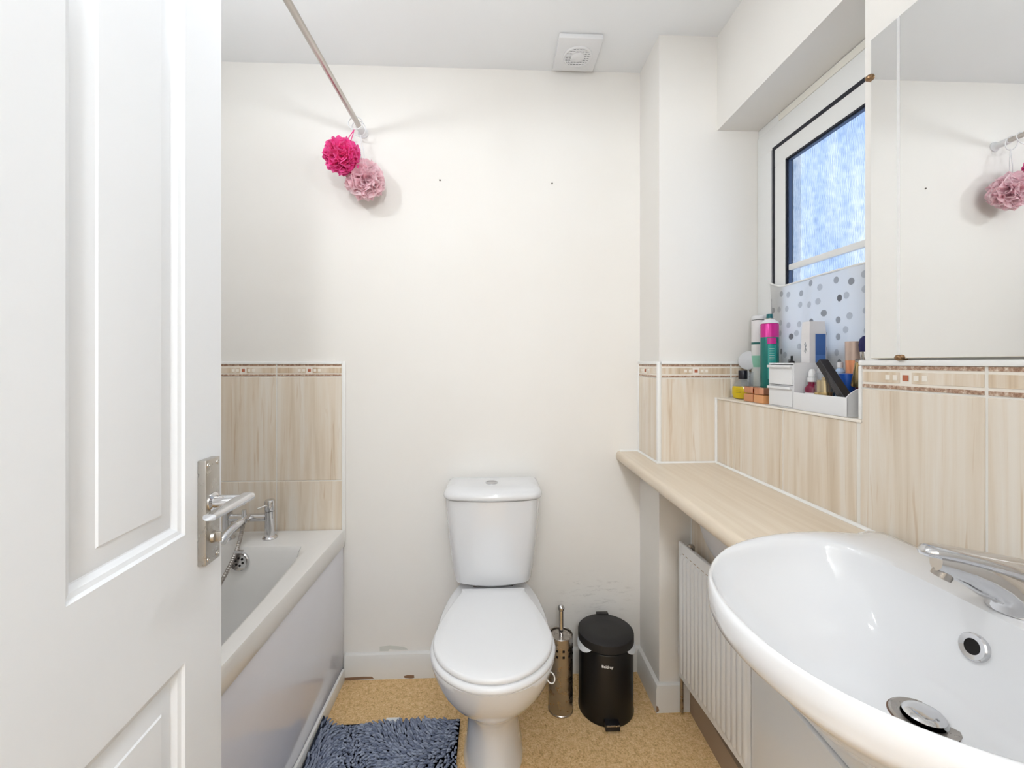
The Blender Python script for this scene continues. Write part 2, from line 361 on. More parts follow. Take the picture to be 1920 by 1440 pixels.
wall_corner = put(obj('wall_corner', MB().box(XP, XR, YP, YB, 0, ZC), M_WALL, smooth=0), kind='structure')
wall_low = put(obj('wall_low', MB().box(XLOW, XR, 0.15, YP, 0, 0.815), M_WALL, smooth=0), kind='structure')
# door wall behind the camera, with the doorway the camera looks through
DX0, DX1 = -0.375, 0.36
mb = MB(); mb.box(XLF, DX0, -0.1, YD, 0, ZC); mb.box(DX1, XR, -0.1, YD, 0, ZC); mb.box(DX0, DX1, -0.1, YD, 2.02, ZC)
put(obj('wall_front', mb, M_WALL, smooth=0), kind='structure')
mb = MB(); mb.box(XLF - 0.1, 1.1, -1.5, -1.4, 0, ZC); mb.box(XLF - 0.1, XLF, -1.4, -0.1, 0, ZC); mb.box(1.0, 1.1, -1.4, -0.1, 0, ZC)
put(obj('wall_hall', mb, M_WALL, smooth=0), kind='structure')

# ---- tiles
TT = 0.006
_tiles = {}
def tile_mesh(w_, h_, t_, bev):
    k = (round(w_, 4), round(h_, 4), round(t_, 4))
    if k not in _tiles:
        m_ = MB().box(0, w_, -t_, 0, 0, h_, bev, 1); bmesh.ops.recalc_face_normals(m_.bm, faces=m_.bm.faces[:])
        me = bpy.data.meshes.new('tile'); m_.bm.to_mesh(me); m_.bm.free(); _tiles[k] = me
    return _tiles[k]
def tile(name, wall, P, rotz, w_, h_, mat, t_=TT, parent=None, bev=0.0012):
    """P = lower left corner seen from the room"""
    me = tile_mesh(w_, h_, t_, bev).copy() if False else tile_mesh(w_, h_, t_, bev)
    if me.materials and me.materials[0] != mat:
        me = me.copy(); me.materials[0] = mat
    elif not me.materials: me.materials.append(mat)
    o = bpy.data.objects.new(name, me); C.objects.link(o); o.parent = parent or wall
    if parent is None: o.location = P; o.rotation_euler = (0, 0, rotz)
    else: o.location = P
    return o
G = 0.004
def border(wall, P, rotz, w_, full=True, centre=None):
    b = tile('border_tile', wall, P, rotz, w_, 0.046, M_SQW, TT - 0.0012)
    e = 0.0012; y = -(TT - 0.0016)
    def sub(n_, x0, x1, z0, z1, m_, t_=0.0014):
        if x1 - x0 > 0.002: tile(n_, wall, (x0, y, z0), 0, x1 - x0, z1 - z0, m_, t_, parent=b, bev=0.0003)
    sub('brown_strip', 0.001, w_ - 0.001, 0.0005, 0.0075, M_BSTRIP); sub('brown_strip', 0.001, w_ - 0.001, 0.0385, 0.0455, M_BSTRIP)
    c = centre if centre is not None else w_ / 2
    sub('inlay_band', 0.001, min(c - 0.012, w_ - 0.001), 0.0125, 0.0335, M_BAND)
    if c + 0.012 < w_ - 0.002: sub('inlay_band', max(c + 0.012, 0.001), w_ - 0.001, 0.0125, 0.0335, M_BAND)
    y -= 0.0008
    if 0 < c < w_: sub('terracotta_square', max(c - 0.0055, 0), min(c + 0.0055, w_), 0.0175, 0.0285, M_SQR)
    for dx in (-0.042, -0.026, 0.016, 0.032):
        if 0.004 < c + dx < w_ - 0.014: sub('cream_square', c + dx, c + dx + 0.0095, 0.018, 0.028, M_SQW, 0.0012)
    return b
def grout(wall, x0, x1, y0, y1, z0, z1): return obj('grout', MB().box(x0, x1, y0, y1, z0, z1), M_GROUT, wall, smooth=0)
Z1, Z2, Z3 = 0.755, 1.151, 1.198        # row joints
# back wall, round the bath
xr = -0.578
grout(wall_back, XLF, xr, YB - 0.0042, YB, 0.55, Z3)
xs = [xr, xr - 0.245, xr - 0.49, XLF + 0.006]
for i in range(3):
    a, b_ = xs[i + 1], xs[i]; ww = b_ - a - G
    tile('tile', wall_back, (a + G / 2, YB, 0.52), 0, ww, Z1 - 0.52 - G / 2, M_TILE)
    tile('tile', wall_back, (a + G / 2, YB, Z1 + G / 2), 0, ww, Z2 - Z1 - G, M_TILE)
    border(wall_back, (a + G / 2, YB, Z2 + 0.001), 0, ww)
# left wall above the bath
grout(wall_left, XLF, XLF + 0.0042, 0.0, YB, 0.55, Z3)
y = YB - 0.006
for i in range(6):
    a = y - 0.245; ww = 0.245 - G
    tile('tile', wall_left, (XLF, a + G / 2, 0.52), PI / 2, ww, Z1 - 0.52 - G / 2, M_TILE)
    tile('tile', wall_left, (XLF, a + G / 2, Z1 + G / 2), PI / 2, ww, Z2 - Z1 - G, M_TILE)
    border(wall_left, (XLF, a + G / 2, Z2 + 0.001), PI / 2, ww)
    y = a
# boxed corner: side and front faces
ZW = 0.857
grout(wall_corner, XP - 0.0042, XP, YP, YB, ZW, Z3); grout(wall_corner, XP, XWIN, YP - 0.0042, YP, ZW, Z3)
tile('tile', wall_corner, (XP, YB - 0.006, ZW), -PI / 2, YB - YP - 0.012, Z2 - ZW - G / 2, M_TILE)
border(wall_corner, (XP, YB - 0.006, Z2 + 0.001), -PI / 2, YB - YP - 0.012, centre=0.072)
tile('tile', wall_corner, (XP + 0.006, YP, ZW), 0, 0.826 - XP - 0.006 - G / 2, Z2 - ZW - G / 2, M_TILE)
border(wall_corner, (XP + 0.006, YP, Z2 + 0.001), 0, 0.826 - XP - 0.006 - G / 2)
tile('tile', wall_corner, (0.826 + G / 2, YP, ZS), 0, XWIN - 0.826 - G, Z2 - ZS - G / 2, M_TILE)
border(wall_corner, (0.826 + G / 2, YP, Z2 + 0.001), 0, XWIN - 0.826 - G, centre=0.3)
# below the window
grout(wall_right, XR - 0.0042, XR, 0.0, YP, ZW, ZS); grout(wall_right, XR - 0.0042, XR, 0.0, YW0 + 0.008, ZS, Z3)
js = [YP - 0.006, 1.388, 1.143, 0.902]
for i in range(3):
    tile('tile', wall_right, (XR, js[i] - G / 2, ZW), -PI / 2, js[i] - js[i + 1] - G, ZS - ZW - 0.006, M_TILE)
js = [0.902, 0.657, 0.412, 0.167, 0.004]
for i in range(4):
    tile('tile', wall_right, (XR, js[i] - G / 2 - (0.006 if i == 0 else 0), ZW), -PI / 2, js[i] - js[i + 1] - G - (0.006 if i == 0 else 0), Z2 - ZW - G / 2, M_TILE)
    border(wall_right, (XR, js[i] - G / 2 - (0.006 if i == 0 else 0), Z2 + 0.001), -PI / 2, js[i] - js[i + 1] - G - (0.006 if i == 0 else 0), centre=0.102)
# tiled strip below the worktop, and the tiled sill
grout(wall_low, XLOW - 0.0042, XLOW, 1.0, YP, 0.10, 0.815)
tile('tile', wall_low, (XLOW, YP - 0.012, 0.42), -PI / 2, 0.235, 0.39, M_TILE); tile('tile', wall_low, (XLOW, YP - 0.012 - 0.245, 0.42), -PI / 2, 0.235, 0.39, M_TILE)
tile('tile', wall_low, (XLOW, YP - 0.012, 0.10), -PI / 2, 0.235, 0.316, M_TILE); tile('tile', wall_low, (XLOW, YP - 0.012 - 0.245, 0.10), -PI / 2, 0.235, 0.316, M_TILE)
put(obj('trim_1', MB().box(XR - 0.009, XWIN, YW0, YP - 0.0065, ZS - 0.006, ZS + 0.0004, 0.002), M_SQW), kind='structure')
# white edge trims round the tiling, caulk lines on the worktop
tn = [1]
def trim(mb_):
    tn[0] += 1; return put(obj('trim_%d' % tn[0], mb_, M_TRIM), kind='structure')
e = 0.009
mb = MB(); mb.box(xr, xr + 0.012, YB - e, YB, 0.52, Z3 + 0.011, 0.003); mb.box(XLF + 0.009, xr - 0.0003, YB - e, YB, Z3, Z3 + 0.011, 0.003); trim(mb)
trim(MB().box(XLF, XLF + e, 0.0, YB - 0.0095, Z3, Z3 + 0.011, 0.003))
mb = MB(); mb.box(XP - e, XP + 0.003, YP - e, YP + 0.006, ZW, Z3 + 0.011, 0.004); mb.box(XP - e, XP, YP + 0.006, YB, Z3, Z3 + 0.011, 0.003)
mb.box(XP - e, XP, YB - 0.006, YB, ZW, Z3 + 0.011, 0.002); mb.box(XP + 0.004, XWIN, YP - e, YP, Z3, Z3 + 0.011, 0.003); trim(mb)
mb = MB(); mb.box(XR - e, XR, 0.0, YW0 + 0.008, Z3, Z3 + 0.011, 0.003); mb.box(XR - e, XR + 0.002, YW0, YW0 + 0.008, ZS + 0.001, Z3, 0.003); trim(mb)
mb = MB(); mb.tube([(XR - 0.008, YP - 0.008, ZW), (XR - 0.008, YP - 0.008, ZS)], 0.005, 8); trim(mb)
mb = MB(); mb.tube([(0.494, YB - 0.004, ZW), (XP - 0.008, YB - 0.004, ZW), (XP - 0.01, YP - 0.01, ZW), (XR - 0.01, YP - 0.01, ZW), (XR - 0.008, 0.02, ZW)], 0.006, 8); trim(mb)
mb = MB(); mb.tube([(XP + 0.115, YP - 0.004, 0.1), (XP + 0.115, YP - 0.004, 0.818)], 0.005, 8); trim(mb)

# ---- skirting boards with chipped paint
def skirting(name, poly):
    m_ = MB()
    m_.loft([z3(poly(0.017), 0.0), z3(poly(0.017), 0.078), z3(poly(0.012), 0.09), z3(poly(0.004), 0.094)])
    return put(obj(name, m_, M_BASE), kind='structure')
bb = skirting('baseboard_back', lambda t: [(-0.566, YB - t), (XP, YB - t), (XP, YB), (-0.566, YB)])
def chip(parent, pts, dy):
    m_ = MB(); m_.loft([[Vector((x, YB - dy + 0.0012, z)) for x, z in pts], [Vector((x, YB - dy - 0.0006, z)) for x, z in pts]])
    return obj('paint_chip', m_, M_BROWN, parent, smooth=0)
chip(bb, [(-0.566, 0.0), (-0.455, 0.004), (-0.462, 0.012), (-0.50, 0.013), (-0.566, 0.011)], 0.017)
chip(bb, [(-0.34, 0.004), (-0.315, 0.001), (-0.303, 0.003), (-0.304, 0.013), (-0.33, 0.014), (-0.342, 0.011)], 0.017)
bc = skirting('baseboard_right', lambda t: [(XP - t, YB - 0.017), (XP - t, YP - t), (XLOW, YP - t), (XLOW, YP), (XP, YP), (XP, YB - 0.017)])
m_ = MB(); m_.loft([[Vector((x, YP - 0.0165, z)) for x, z in [(0.5575, 0.002), (0.567, 0.008), (0.564, 0.022), (0.5575, 0.026)]], [Vector((x, YP - 0.0178, z)) for x, z in [(0.5575, 0.002), (0.567, 0.008), (0.564, 0.022), (0.5575, 0.026)]]])
obj('paint_chip', m_, M_BROWN, bc, smooth=0)
put(obj('baseboard_low', MB().box(XLOW - 0.016, XLOW, 0.2, YP - 0.018, 0, 0.085, 0.003), pb('dusty_brown_skirting', (168, 146, 124), 0.7)), kind='structure')
# filled plaster patch over the skirting
m_ = MB(); pts = [(-0.437, 0.097), (-0.405, 0.096), (-0.40, 0.104), (-0.36, 0.1), (-0.33, 0.1), (-0.345, 0.112), (-0.40, 0.118), (-0.438, 0.115)]
m_.loft([[Vector((x, YB, z)) for x, z in pts], [Vector((x, YB - 0.0009, z)) for x, z in pts]])
obj('plaster_patch', m_, pb('grey_plaster', (216, 216, 209), 0.8), wall_back, smooth=0)

# ---- window
win = thing('window_1', (XWIN, 1.19, ZS), kind='structure')
def frame_ring(x0, x1, y0, y1, z0, z1, wd, bev=0.003):
    m_ = MB(); m_.box(x0, x1, y0, y1, z0, z0 + wd, bev); m_.box(x0, x1, y0, y1, z1 - wd, z1, bev)
    m_.box(x0, x1, y0, y0 + wd, z0 + wd - 0.002, z1 - wd + 0.002, bev); m_.box(x0, x1, y1 - wd, y1, z0 + wd - 0.002, z1 - wd + 0.002, bev); return m_
fy0, fy1 = YW0 + 0.001, YP - 0.001
ftop = 1.985
obj('outer_frame', frame_ring(XWIN, XWIN + 0.035, fy0, fy1, ZS + 0.001, ftop, 0.075), M_UPVC, win)
obj('head_packer', MB().box(XWIN + 0.004, XWIN + 0.034, fy0, fy1, ftop, ZSO - 0.001, 0.001), M_UPVC, win)
obj('filler_strip', MB().box(XWIN + 0.0015, XWIN + 0.006, fy0 + 0.05, 1.385, ftop + 0.004, ZSO - 0.004, 0.001), pb('cream_filler', (240, 236, 226), 0.7), win)
gy0, gy1, gz0, gz1 = fy0 + 0.078, 1.411, ZS + 0.08, 1.914
obj('gasket', frame_ring(XWIN - 0.002, XWIN + 0.02, gy0, gy1, gz0, gz1, 0.012, 0.0), M_GASKET, win, smooth=0)
sash = obj('sash', frame_ring(XWIN - 0.001, XWIN + 0.021, gy0 + 0.0045, gy1 - 0.0045, gz0 + 0.0045, gz1 - 0.0045, 0.0655, 0.004), M_UPVC, win)
sy0, sy1, sz0, sz1 = gy0 + 0.066, gy1 - 0.066, gz0 + 0.066, gz1 - 0.066
obj('glazing_seal', frame_ring(XWIN - 0.002, XWIN + 0.0205, sy0 - 0.001, sy1 + 0.001, sz0 - 0.001, sz1 + 0.001, 0.005, 0.0), M_GASKET, win, smooth=0)
obj('spacer_bar', frame_ring(XWIN + 0.004, XWIN + 0.0138, sy0 + 0.003, sy1 - 0.003, sz0 + 0.003, sz1 - 0.003, 0.005, 0.0), M_SPACER, win, smooth=0)
obj('pane', MB().box(XWIN + 0.014, XWIN + 0.020, sy0, sy1, sz0, sz1), M_OBSC, win, smooth=0)
obj('glazing_bar', MB().box(XWIN + 0.001, XWIN + 0.0138, sy0 + 0.009, sy1 - 0.009, 1.493, 1.512, 0.003), M_UPVC, win)

# ---- door, swung open on the left
DW, DH, DT = 0.66, 1.99, 0.036
ex, ey = -0.4004, 0.6602; ddx, ddy = -0.05458, 0.99851
ang = math.atan2(-ddx, ddy)      # turn about z
door = thing('door_1', (ex - ddx * DW, ey - ddy * DW, 0.008), kind='structure', rotz=ang)
# local: +y runs from hinge to free edge, +x is the room face (x=0), leaf sits at x<0
leaf = MB()
cols = [(0.082, 0.249), (0.411, 0.578)]; rows = [(0.21, 0.812), (0.975, 1.87)]
def quad(m_, pts): m_.bm.faces.new([m_.bm.verts.new(p) for p in pts])
us = sorted({0, DW} | {DW - a for c_ in cols for a in c_}); zs = sorted({0, DH} | {a for r_ in rows for a in r_})
for side in (0, 1):
    X = 0.0 if side == 0 else -DT; sg = -1 if side == 0 else 1
    for i in range(len(us) - 1):
        for j in range(len(zs) - 1):
            pan = any(abs(us[i] - (DW - c_[1])) < 1e-6 for c_ in cols) and any(abs(zs[j] - r_[0]) < 1e-6 for r_ in rows)
            a0, a1, b0, b1 = us[i], us[i + 1], zs[j], zs[j + 1]
            if not pan: quad(leaf, [(X, a0, b0), (X, a1, b0), (X, a1, b1), (X, a0, b1)]); continue
            rings = []
            for ins, dep in [(0, 0), (0.003, 0.003), (0.008, 0.0045), (0.013, 0.009), (0.0145, 0.0095), (0.037, 0.0045), (0.039, 0.003), (0.041, 0.0028)]:
                xx = X + sg * dep
                rings.append([(xx, a0 + ins, b0 + ins), (xx, a1 - ins, b0 + ins), (xx, a1 - ins, b1 - ins), (xx, a0 + ins, b1 - ins)])
            leaf.loft([[Vector(p) for p in r_] for r_ in rings], False, True)
for a in (0, DW): quad(leaf, [(0, a, 0), (-DT, a, 0), (-DT, a, DH), (0, a, DH)])
for b_ in (0, DH): quad(leaf, [(0, 0, b_), (-DT, 0, b_), (-DT, DW, b_), (0, DW, b_)])
bmesh.ops.remove_doubles(leaf.bm, verts=leaf.bm.verts[:], dist=1e-5)
obj('door_leaf', leaf, M_DOOR, door, local=True, smooth=20)
hz = 0.993   # handle plate centre height (local)
pl = obj('handle_plate', MB().box(0.0, 0.011, DW - 0.057, DW - 0.024, hz - 0.071, hz + 0.071, 0.0012), M_NICKEL, door, local=True)
for dy in (0.0295, 0.0515):
    for dz in (-0.064, 0.064):
        obj('screw', MB().lathe([(0.0035, 0), (0.003, 0.0012), (0.0012, 0.0013), (0.001, 0.0006)], (0.0108, DW - dy, hz + dz), 12, (1, 0, 0)), M_NICKEL, pl, local=True)
yc = DW - 0.042; zc_ = hz + 0.012
hd = MB(); hd.lathe([(0.0125, 0), (0.0125, 0.002), (0.0085, 0.004), (0.0080, 0.036), (0.006, 0.042)], (0.011, yc, zc_), 20, (1, 0, 0))
rg = []
for k in range(9):       # flat tapering lever, running back towards the hinge and drooping a little
    t = k / 8; cy = yc + 0.013 - 0.092 * t; cz = zc_ + 0.002 + 0.002 * t; hx = 0.0105 - 0.003 * t; hh = 0.0055 - 0.0015 * t
    cx = 0.050 + 0.001 * t
    rg.append([Vector((cx + hx * math.copysign(abs(math.cos(a)) ** 0.6, math.cos(a)), cy, cz + hh * math.copysign(abs(math.sin(a)) ** 0.6, math.sin(a)))) for a in [2 * PI * q / 20 for q in range(20)]])
hd.loft(rg)
obj('lever_handle', hd, M_CHROME, door, local=True, smooth=50)
tk = MB(); tk.lathe([(0.0085, 0), (0.0075, 0.004), (0.004, 0.005)], (0.011, DW - 0.040, hz - 0.037), 20, (1, 0, 0)); tk.box(0.012, 0.022, DW - 0.0425, DW - 0.0375, hz - 0.044, hz - 0.030, 0.002)
obj('turn_knob', tk, M_NICKEL, door, local=True)

# ------------------------------------------------------------------ worktop, vanity, basin
van = thing('vanity_unit', (0.72, 0.62, 0), 'white boxed vanity unit under the wash basin beside the radiator', 'cabinet')
obj('body', MB().box(0.672, XLOW - 0.0165, 0.16, 1.087, 0.0, 0.71), M_GLOSSW, van, smooth=0)
obj('lower_door', MB().box(0.655, 0.672, 0.16, 1.087, 0.012, 0.443, 0.002), M_GLOSSW, van)
obj('upper_panel', MB().box(0.664, 0.672, 0.16, 1.087, 0.446, 0.71, 0.001), M_GLOSSW, van)

bas = thing('wash_basin', (0.62, 0.545, 0.857), 'white ceramic oval wash basin set into the worktop', 'basin')
BC = (0.545, 0.545)
half = [(0.775, 0.262), (0.72, 0.283), (0.66, 0.29), (0.59, 0.284), (0.53, 0.270), (0.46, 0.244), (0.40, 0.204), (0.345, 0.143), (0.315, 0.085), (0.300, 0.03)]
ih = [(0.652, 0.0), (0.650, 0.10), (0.640, 0.185), (0.610, 0.226), (0.560, 0.240), (0.50, 0.231), (0.435, 0.206), (0.376, 0.166), (0.335, 0.111), (0.318, 0.045)]
def sym(h, c=0.545):
    a = [(x, c + d) for x, d in h]; b_ = [(x, c - d) for x, d in h[::-1] if d > 0]
    return [(p.x, p.y) for p in catmull([(x, y_, 0) for x, y_ in a + b_], 8, True)]
def polar(poly, c, n=96):
    out = []
    for k in range(n):
        a = 2 * PI * k / n; dx, dy = math.cos(a), math.sin(a); best = 0
        for i in range(len(poly)):
            x1, y1 = poly[i - 1][0] - c[0], poly[i - 1][1] - c[1]; x2, y2 = poly[i][0] - c[0], poly[i][1] - c[1]
            den = dx * (y2 - y1) - dy * (x2 - x1)
            if abs(den) < 1e-12: continue
            t = (x1 * (y2 - y1) - y1 * (x2 - x1)) / den; s = (x1 * dy - y1 * dx) / den
            if t > 0 and -1e-9 <= s <= 1 + 1e-9: best = max(best, t)
        out.append((c[0] + dx * best, c[1] + dy * best))
    return out
fr = half[:]
outp = [(min(x, 0.772), y_) for x, y_ in polar(sym(fr), BC)]
inp = polar(sym(ih), BC)
DRC = (0.560, 0.547)
def mixp(a, b_, t): return [(p[0] * (1 - t) + q[0] * t, p[1] * (1 - t) + q[1] * t) for p, q in zip(a, b_)]
UC = (0.70, 0.545)
cut = [p for p in scaled(outp, 1.003, BC) if p[1] > 0.7 and p[0] > 0.485]
cut = sorted(cut, key=lambda p: p[0])
poly_in = [(XR - 0.0065, cut[-1][1]), (XR - 0.0065, YP - 0.0065), (XP - 0.0065, YP - 0.0065), (XP - 0.0065, YB - 0.001)]
def wpoly(xf): return [(xf, YB - 0.001), (xf, cut[0][1] - 0.002)] + cut + poly_in
wrings = []
for k in range(9):
    a = PI / 2 * (1 - 2 * k / 8); wrings.append(z3(wpoly(0.480 + 0.018 * (1 - math.cos(a)) * 0.25), 0.8385 + 0.0185 * math.sin(a)))
wrings = []
for k in range(9):
    a = PI / 2 * (1 - 2 * k / 8); xf = 0.478 + 0.012 * (1 - math.cos(a))
    wrings.append(z3([(xf, YB - 0.001), (xf, cut[0][1] - 0.002)] + [(max(p[0], xf + 0.001), p[1]) for p in cut] + poly_in, 0.8385 + 0.0185 * math.sin(a)))
put(obj('worktop_shelf', MB().loft(wrings), M_WORK, smooth=40), 'beige wood grain laminate worktop shelf with rounded front edge under the window', 'shelf')
inr = [(1.0, 0.8745), (0.985, 0.867), (0.968, 0.854), (0.92, 0.834), (0.82, 0.810), (0.70, 0.783), (0.55, 0.762), (0.38, 0.749), (0.22, 0.742), (0.10, 0.738), (0.06, 0.737)]
rings = [z3(scaled(inp, f + 0.02, DRC), z_ - 0.016) for f, z_ in inr[:2:-1]]
rings += [z3(mixp(inp, outp, 0.55), 0.838), z3(scaled(outp, 0.985, BC), 0.843), z3(outp, 0.852), z3(outp, 0.864), z3(mixp(outp, inp, 0.10), 0.874), z3(mixp(outp, inp, 0.28), 0.8795), z3(mixp(outp, inp, 0.5), 0.881), z3(mixp(outp, inp, 0.75), 0.880), z3(mixp(outp, inp, 0.93), 0.877)]
rings += [z3(scaled(inp, f, DRC), z_) for f, z_ in inr]
obj('bowl', MB().loft(rings), M_CERAMIC, bas, smooth=60)
dr = obj('drain_flange', MB().lathe([(0.036, 0), (0.036, 0.003), (0.033, 0.0045), (0.024, 0.003), (0.023, 0.0)], (DRC[0], DRC[1], 0.7385), 36), M_STEEL, bas)
obj('plug_cap', MB().lathe([(0.006, -0.004), (0.021, 0.005), (0.0225, 0.008), (0.020, 0.0105), (0.012, 0.0125), (0.0, 0.013)], (DRC[0], DRC[1], 0.7385), 32), M_CHROME, dr)
obj('rust_ring', MB().lathe([(0.0378, 0), (0.0378, 0.0012), (0.0355, 0.0016), (0.0355, 0)], (DRC[0], DRC[1], 0.7387), 36), pb('limescale_rust', (110, 84, 70), 0.7), dr)
oc = Vector((0.6368, 0.556, 0.826)); oa = Vector((-0.955, 0.0, 0.30)).normalized()
of = obj('overflow_ring', MB().lathe([(0.0175, -0.008), (0.0175, 0.001), (0.016, 0.0025), (0.010, 0.0015), (0.0095, -0.006)], oc, 28, oa), M_CHROME, bas)
obj('overflow_hole', MB().lathe([(0.0102, -0.006), (0.0102, -0.0005), (0.0, -0.0005)], oc, 24, oa), M_DARKHOLE, of)

tap = thing('basin_mixer_tap', (0.690, 0.548, 0.88), 'chrome single lever basin mixer tap on the wash basin', 'tap')
tb = Vector((0.690, 0.548, 0.8785)); td = Vector((-0.088, 0.034, 0)).normalized(); tside = Vector((-td.y, td.x, 0))
body = MB()
stn = [(0.0, 0.0, 0.031, 0.031, 0), (0.0, 0.004, 0.031, 0.031, 0), (0.001, 0.012, 0.0295, 0.030, 8), (0.006, 0.022, 0.027, 0.028, 22), (0.018, 0.031, 0.0245, 0.029, 40), (0.034, 0.039, 0.021, 0.0255, 58), (0.052, 0.045, 0.0185, 0.021, 68), (0.070, 0.049, 0.0165, 0.0165, 74), (0.086, 0.052, 0.0145, 0.0125, 78)]
rg = []
for a, z_, rw, rt, tilt in stn:
    t_ = math.radians(tilt); u = td * math.cos(t_) * -1 + Vector((0, 0, 1)) * math.sin(t_)   # local "up" across the section
    u = (Vector((0, 0, 1)) * math.sin(t_) - td * math.cos(t_))
    rg.append([tb + td * a + Vector((0, 0, z_)) + tside * rw * math.cos(q) + u * rt * math.sin(q) for q in [2 * PI * k / 28 for k in range(28)]])
body.loft(rg)
obj('spout_body', body, M_CHROME, tap, smooth=60)
noz = tb + td * 0.074 + Vector((0, 0, 0.046))
obj('aerator', MB().lathe([(0.0115, 0), (0.0115, 0.017), (0.009, 0.017), (0.009, 0.012), (0.0, 0.012)], noz, 24, (td * 0.45 + Vector((0, 0, -1))).normalized()), M_STEEL, tap)
lev = MB(); rg = []
for a, z_, hw, th in [(-0.034, 0.034, 0.012, 0.010), (-0.028, 0.042, 0.020, 0.014), (-0.010, 0.050, 0.0235, 0.0155), (0.015, 0.056, 0.022, 0.013), (0.042, 0.0605, 0.0195, 0.0105), (0.066, 0.064, 0.0175, 0.0095), (0.088, 0.066, 0.0165, 0.0090), (0.099, 0.0655, 0.0135, 0.0078), (0.105, 0.0645, 0.006, 0.004)]:
    rg.append([tb + td * a + Vector((0, 0, z_)) + tside * hw * math.cos(q) + Vector((0, 0, 1)) * th * math.sin(q) for q in [2 * PI * k / 24 for k in range(24)]])
lev.loft(rg); obj('lever', lev, M_CHROME, tap, smooth=60)
pk = MB(); pp = (0.738, 0.590, 0.880); pk.lathe([(0.0028, 0), (0.0028, 0.017), (0.0055, 0.022), (0.0075, 0.033), (0.0065, 0.036), (0.0, 0.0365)], pp, 20)
obj('pop_up_knob', pk, M_STEEL, tap)

# ------------------------------------------------------------------ mirror
mir = thing('wall_mirror', (XR, 0.59, 1.215), 'large frameless wall mirror clipped to the wall above the basin tiles', 'mirror')
mx0 = XR - 0.012
obj('mirror_glass', MB().box(mx0, XR - 0.006, 0.12, 0.861, 1.2125, 1.862, 0.001, 1), M_MIRROR, mir, smooth=0)
obj('etched_line', MB().box(mx0 - 0.0003, mx0 + 0.001, 0.797, 0.803, 1.2135, 1.861), pb('satin_etched_glass', (240, 241, 242), 0.25, 0.6), mir, smooth=0)
obj('backing', MB().box(XR - 0.006, XR - 0.0005, 0.125, 0.856, 1.217, 1.857), pb('mirror_backing', (120, 110, 100), 0.7), mir, smooth=0)
def clip(p, ax):
    m_ = MB(); m_.sphere((mx0 - 0.003, p[0], p[1]), 0.006, 14, (0.8, 1.2 if ax == 'y' else 1.0, 1.0)); m_.box(mx0 - 0.004, XR - 0.001, p[0] - 0.006, p[0] + 0.006, p[1] - 0.005, p[1] + 0.005, 0.001); return m_
for p in ((0.863, 1.786), (0.797, 1.2135), (0.25, 1.2135)): obj('mirror_clip', clip(p, 'y'), M_BRASS, mir)

# ------------------------------------------------------------------ radiator
RA = Vector((0.626, 1.46, 0)); RB = Vector((0.653, 1.090, 0)); rd = (RB - RA).normalized(); rn = Vector((rd.y, -rd.x, 0)).normalized()
if rn.x > 0: rn = -rn
rang = math.atan2(rd.y, rd.x)
rad = thing('radiator', (RA.x, RA.y, 0.143), 'white ribbed panel radiator fixed below the worktop', 'radiator', rotz=rang)
RLn = (RB - RA).length; sgn = 1 if (Matrix.Rotation(-rang, 3, 'Z') @ rn).y > 0 else -1
def rbx(m_, u0, u1, d0, d1, z0, z1, bev=0.0):   # d = depth behind the front face
    ya, yb = sorted((-sgn * d0, -sgn * d1)); return m_.box(u0, u1, ya, yb, z0, z1, bev)
obj('front_panel', rbx(MB(), 0, RLn, 0.0, 0.010, 0, 0.456, 0.003), M_RADW, rad, local=True)
obj('back_panel', rbx(MB(), 0.004, RLn - 0.004, 0.026, 0.034, 0.02, 0.44, 0.003), M_RADW, rad, local=True)
rib0 = None
nr = 15; pitch = (RLn - 0.016) / nr
for k in range(nr):
    if rib0 is None:
        m_ = MB(); pr = [(-0.0085, 0), (-0.006, 0.005), (0.006, 0.005), (0.0085, 0)]
        m_.loft([[Vector((u * (0.55 if z in (0.018, 0.418) else 1), sgn * (d if z not in (0.018, 0.418) else 0), z)) for u, d in pr] for z in (0.018, 0.030, 0.408, 0.418)])
        rib0 = obj('rib', m_, M_RADW, rad, local=True, smooth=50); rib0.location = (0.008 + pitch * 0.5, 0, 0)
    else: dup(rib0, rad, (0.008 + pitch * (k + 0.5), 0, 0))
for k in range(nr - 1):
    obj('slot', rbx(MB(), 0.008 + pitch * (k + 0.75), 0.008 + pitch * (k + 1.25), -0.0004, 0.002, 0.4225, 0.4245), MATS['dusty_brown_skirting'], rad, local=True, smooth=0)
m_ = MB(); m_.lathe([(0.0, 0), (0.012, 0.0), (0.012, 0.012), (0.008, 0.016), (0.0, 0.016)], (0.05, -sgn * 0.018, 0.446), 16)
obj('end_cap', m_, M_STEEL, rad, local=True)
m_ = MB(); m_.cyl((-0.012, -sgn * 0.018, 0.05), (0.006, -sgn * 0.018, 0.05), 0.009); m_.cyl((-0.012, -sgn * 0.018, -0.135), (-0.012, -sgn * 0.018, 0.06), 0.006); obj('valve_pipe', m_, M_STEEL, rad, local=True)
m_ = MB(); m_.lathe([(0.011, 0), (0.0125, 0.006), (0.011, 0.03), (0.008, 0.034), (0.0, 0.034)], (-0.012, -sgn * 0.018, 0.058), 16); obj('valve_cap', m_, M_PLASTW, rad, local=True)
obj('bracket', rbx(MB(), 0.06, 0.09, 0.034, 0.052, 0.06, 0.40), M_STEEL, rad, local=True, smooth=0)

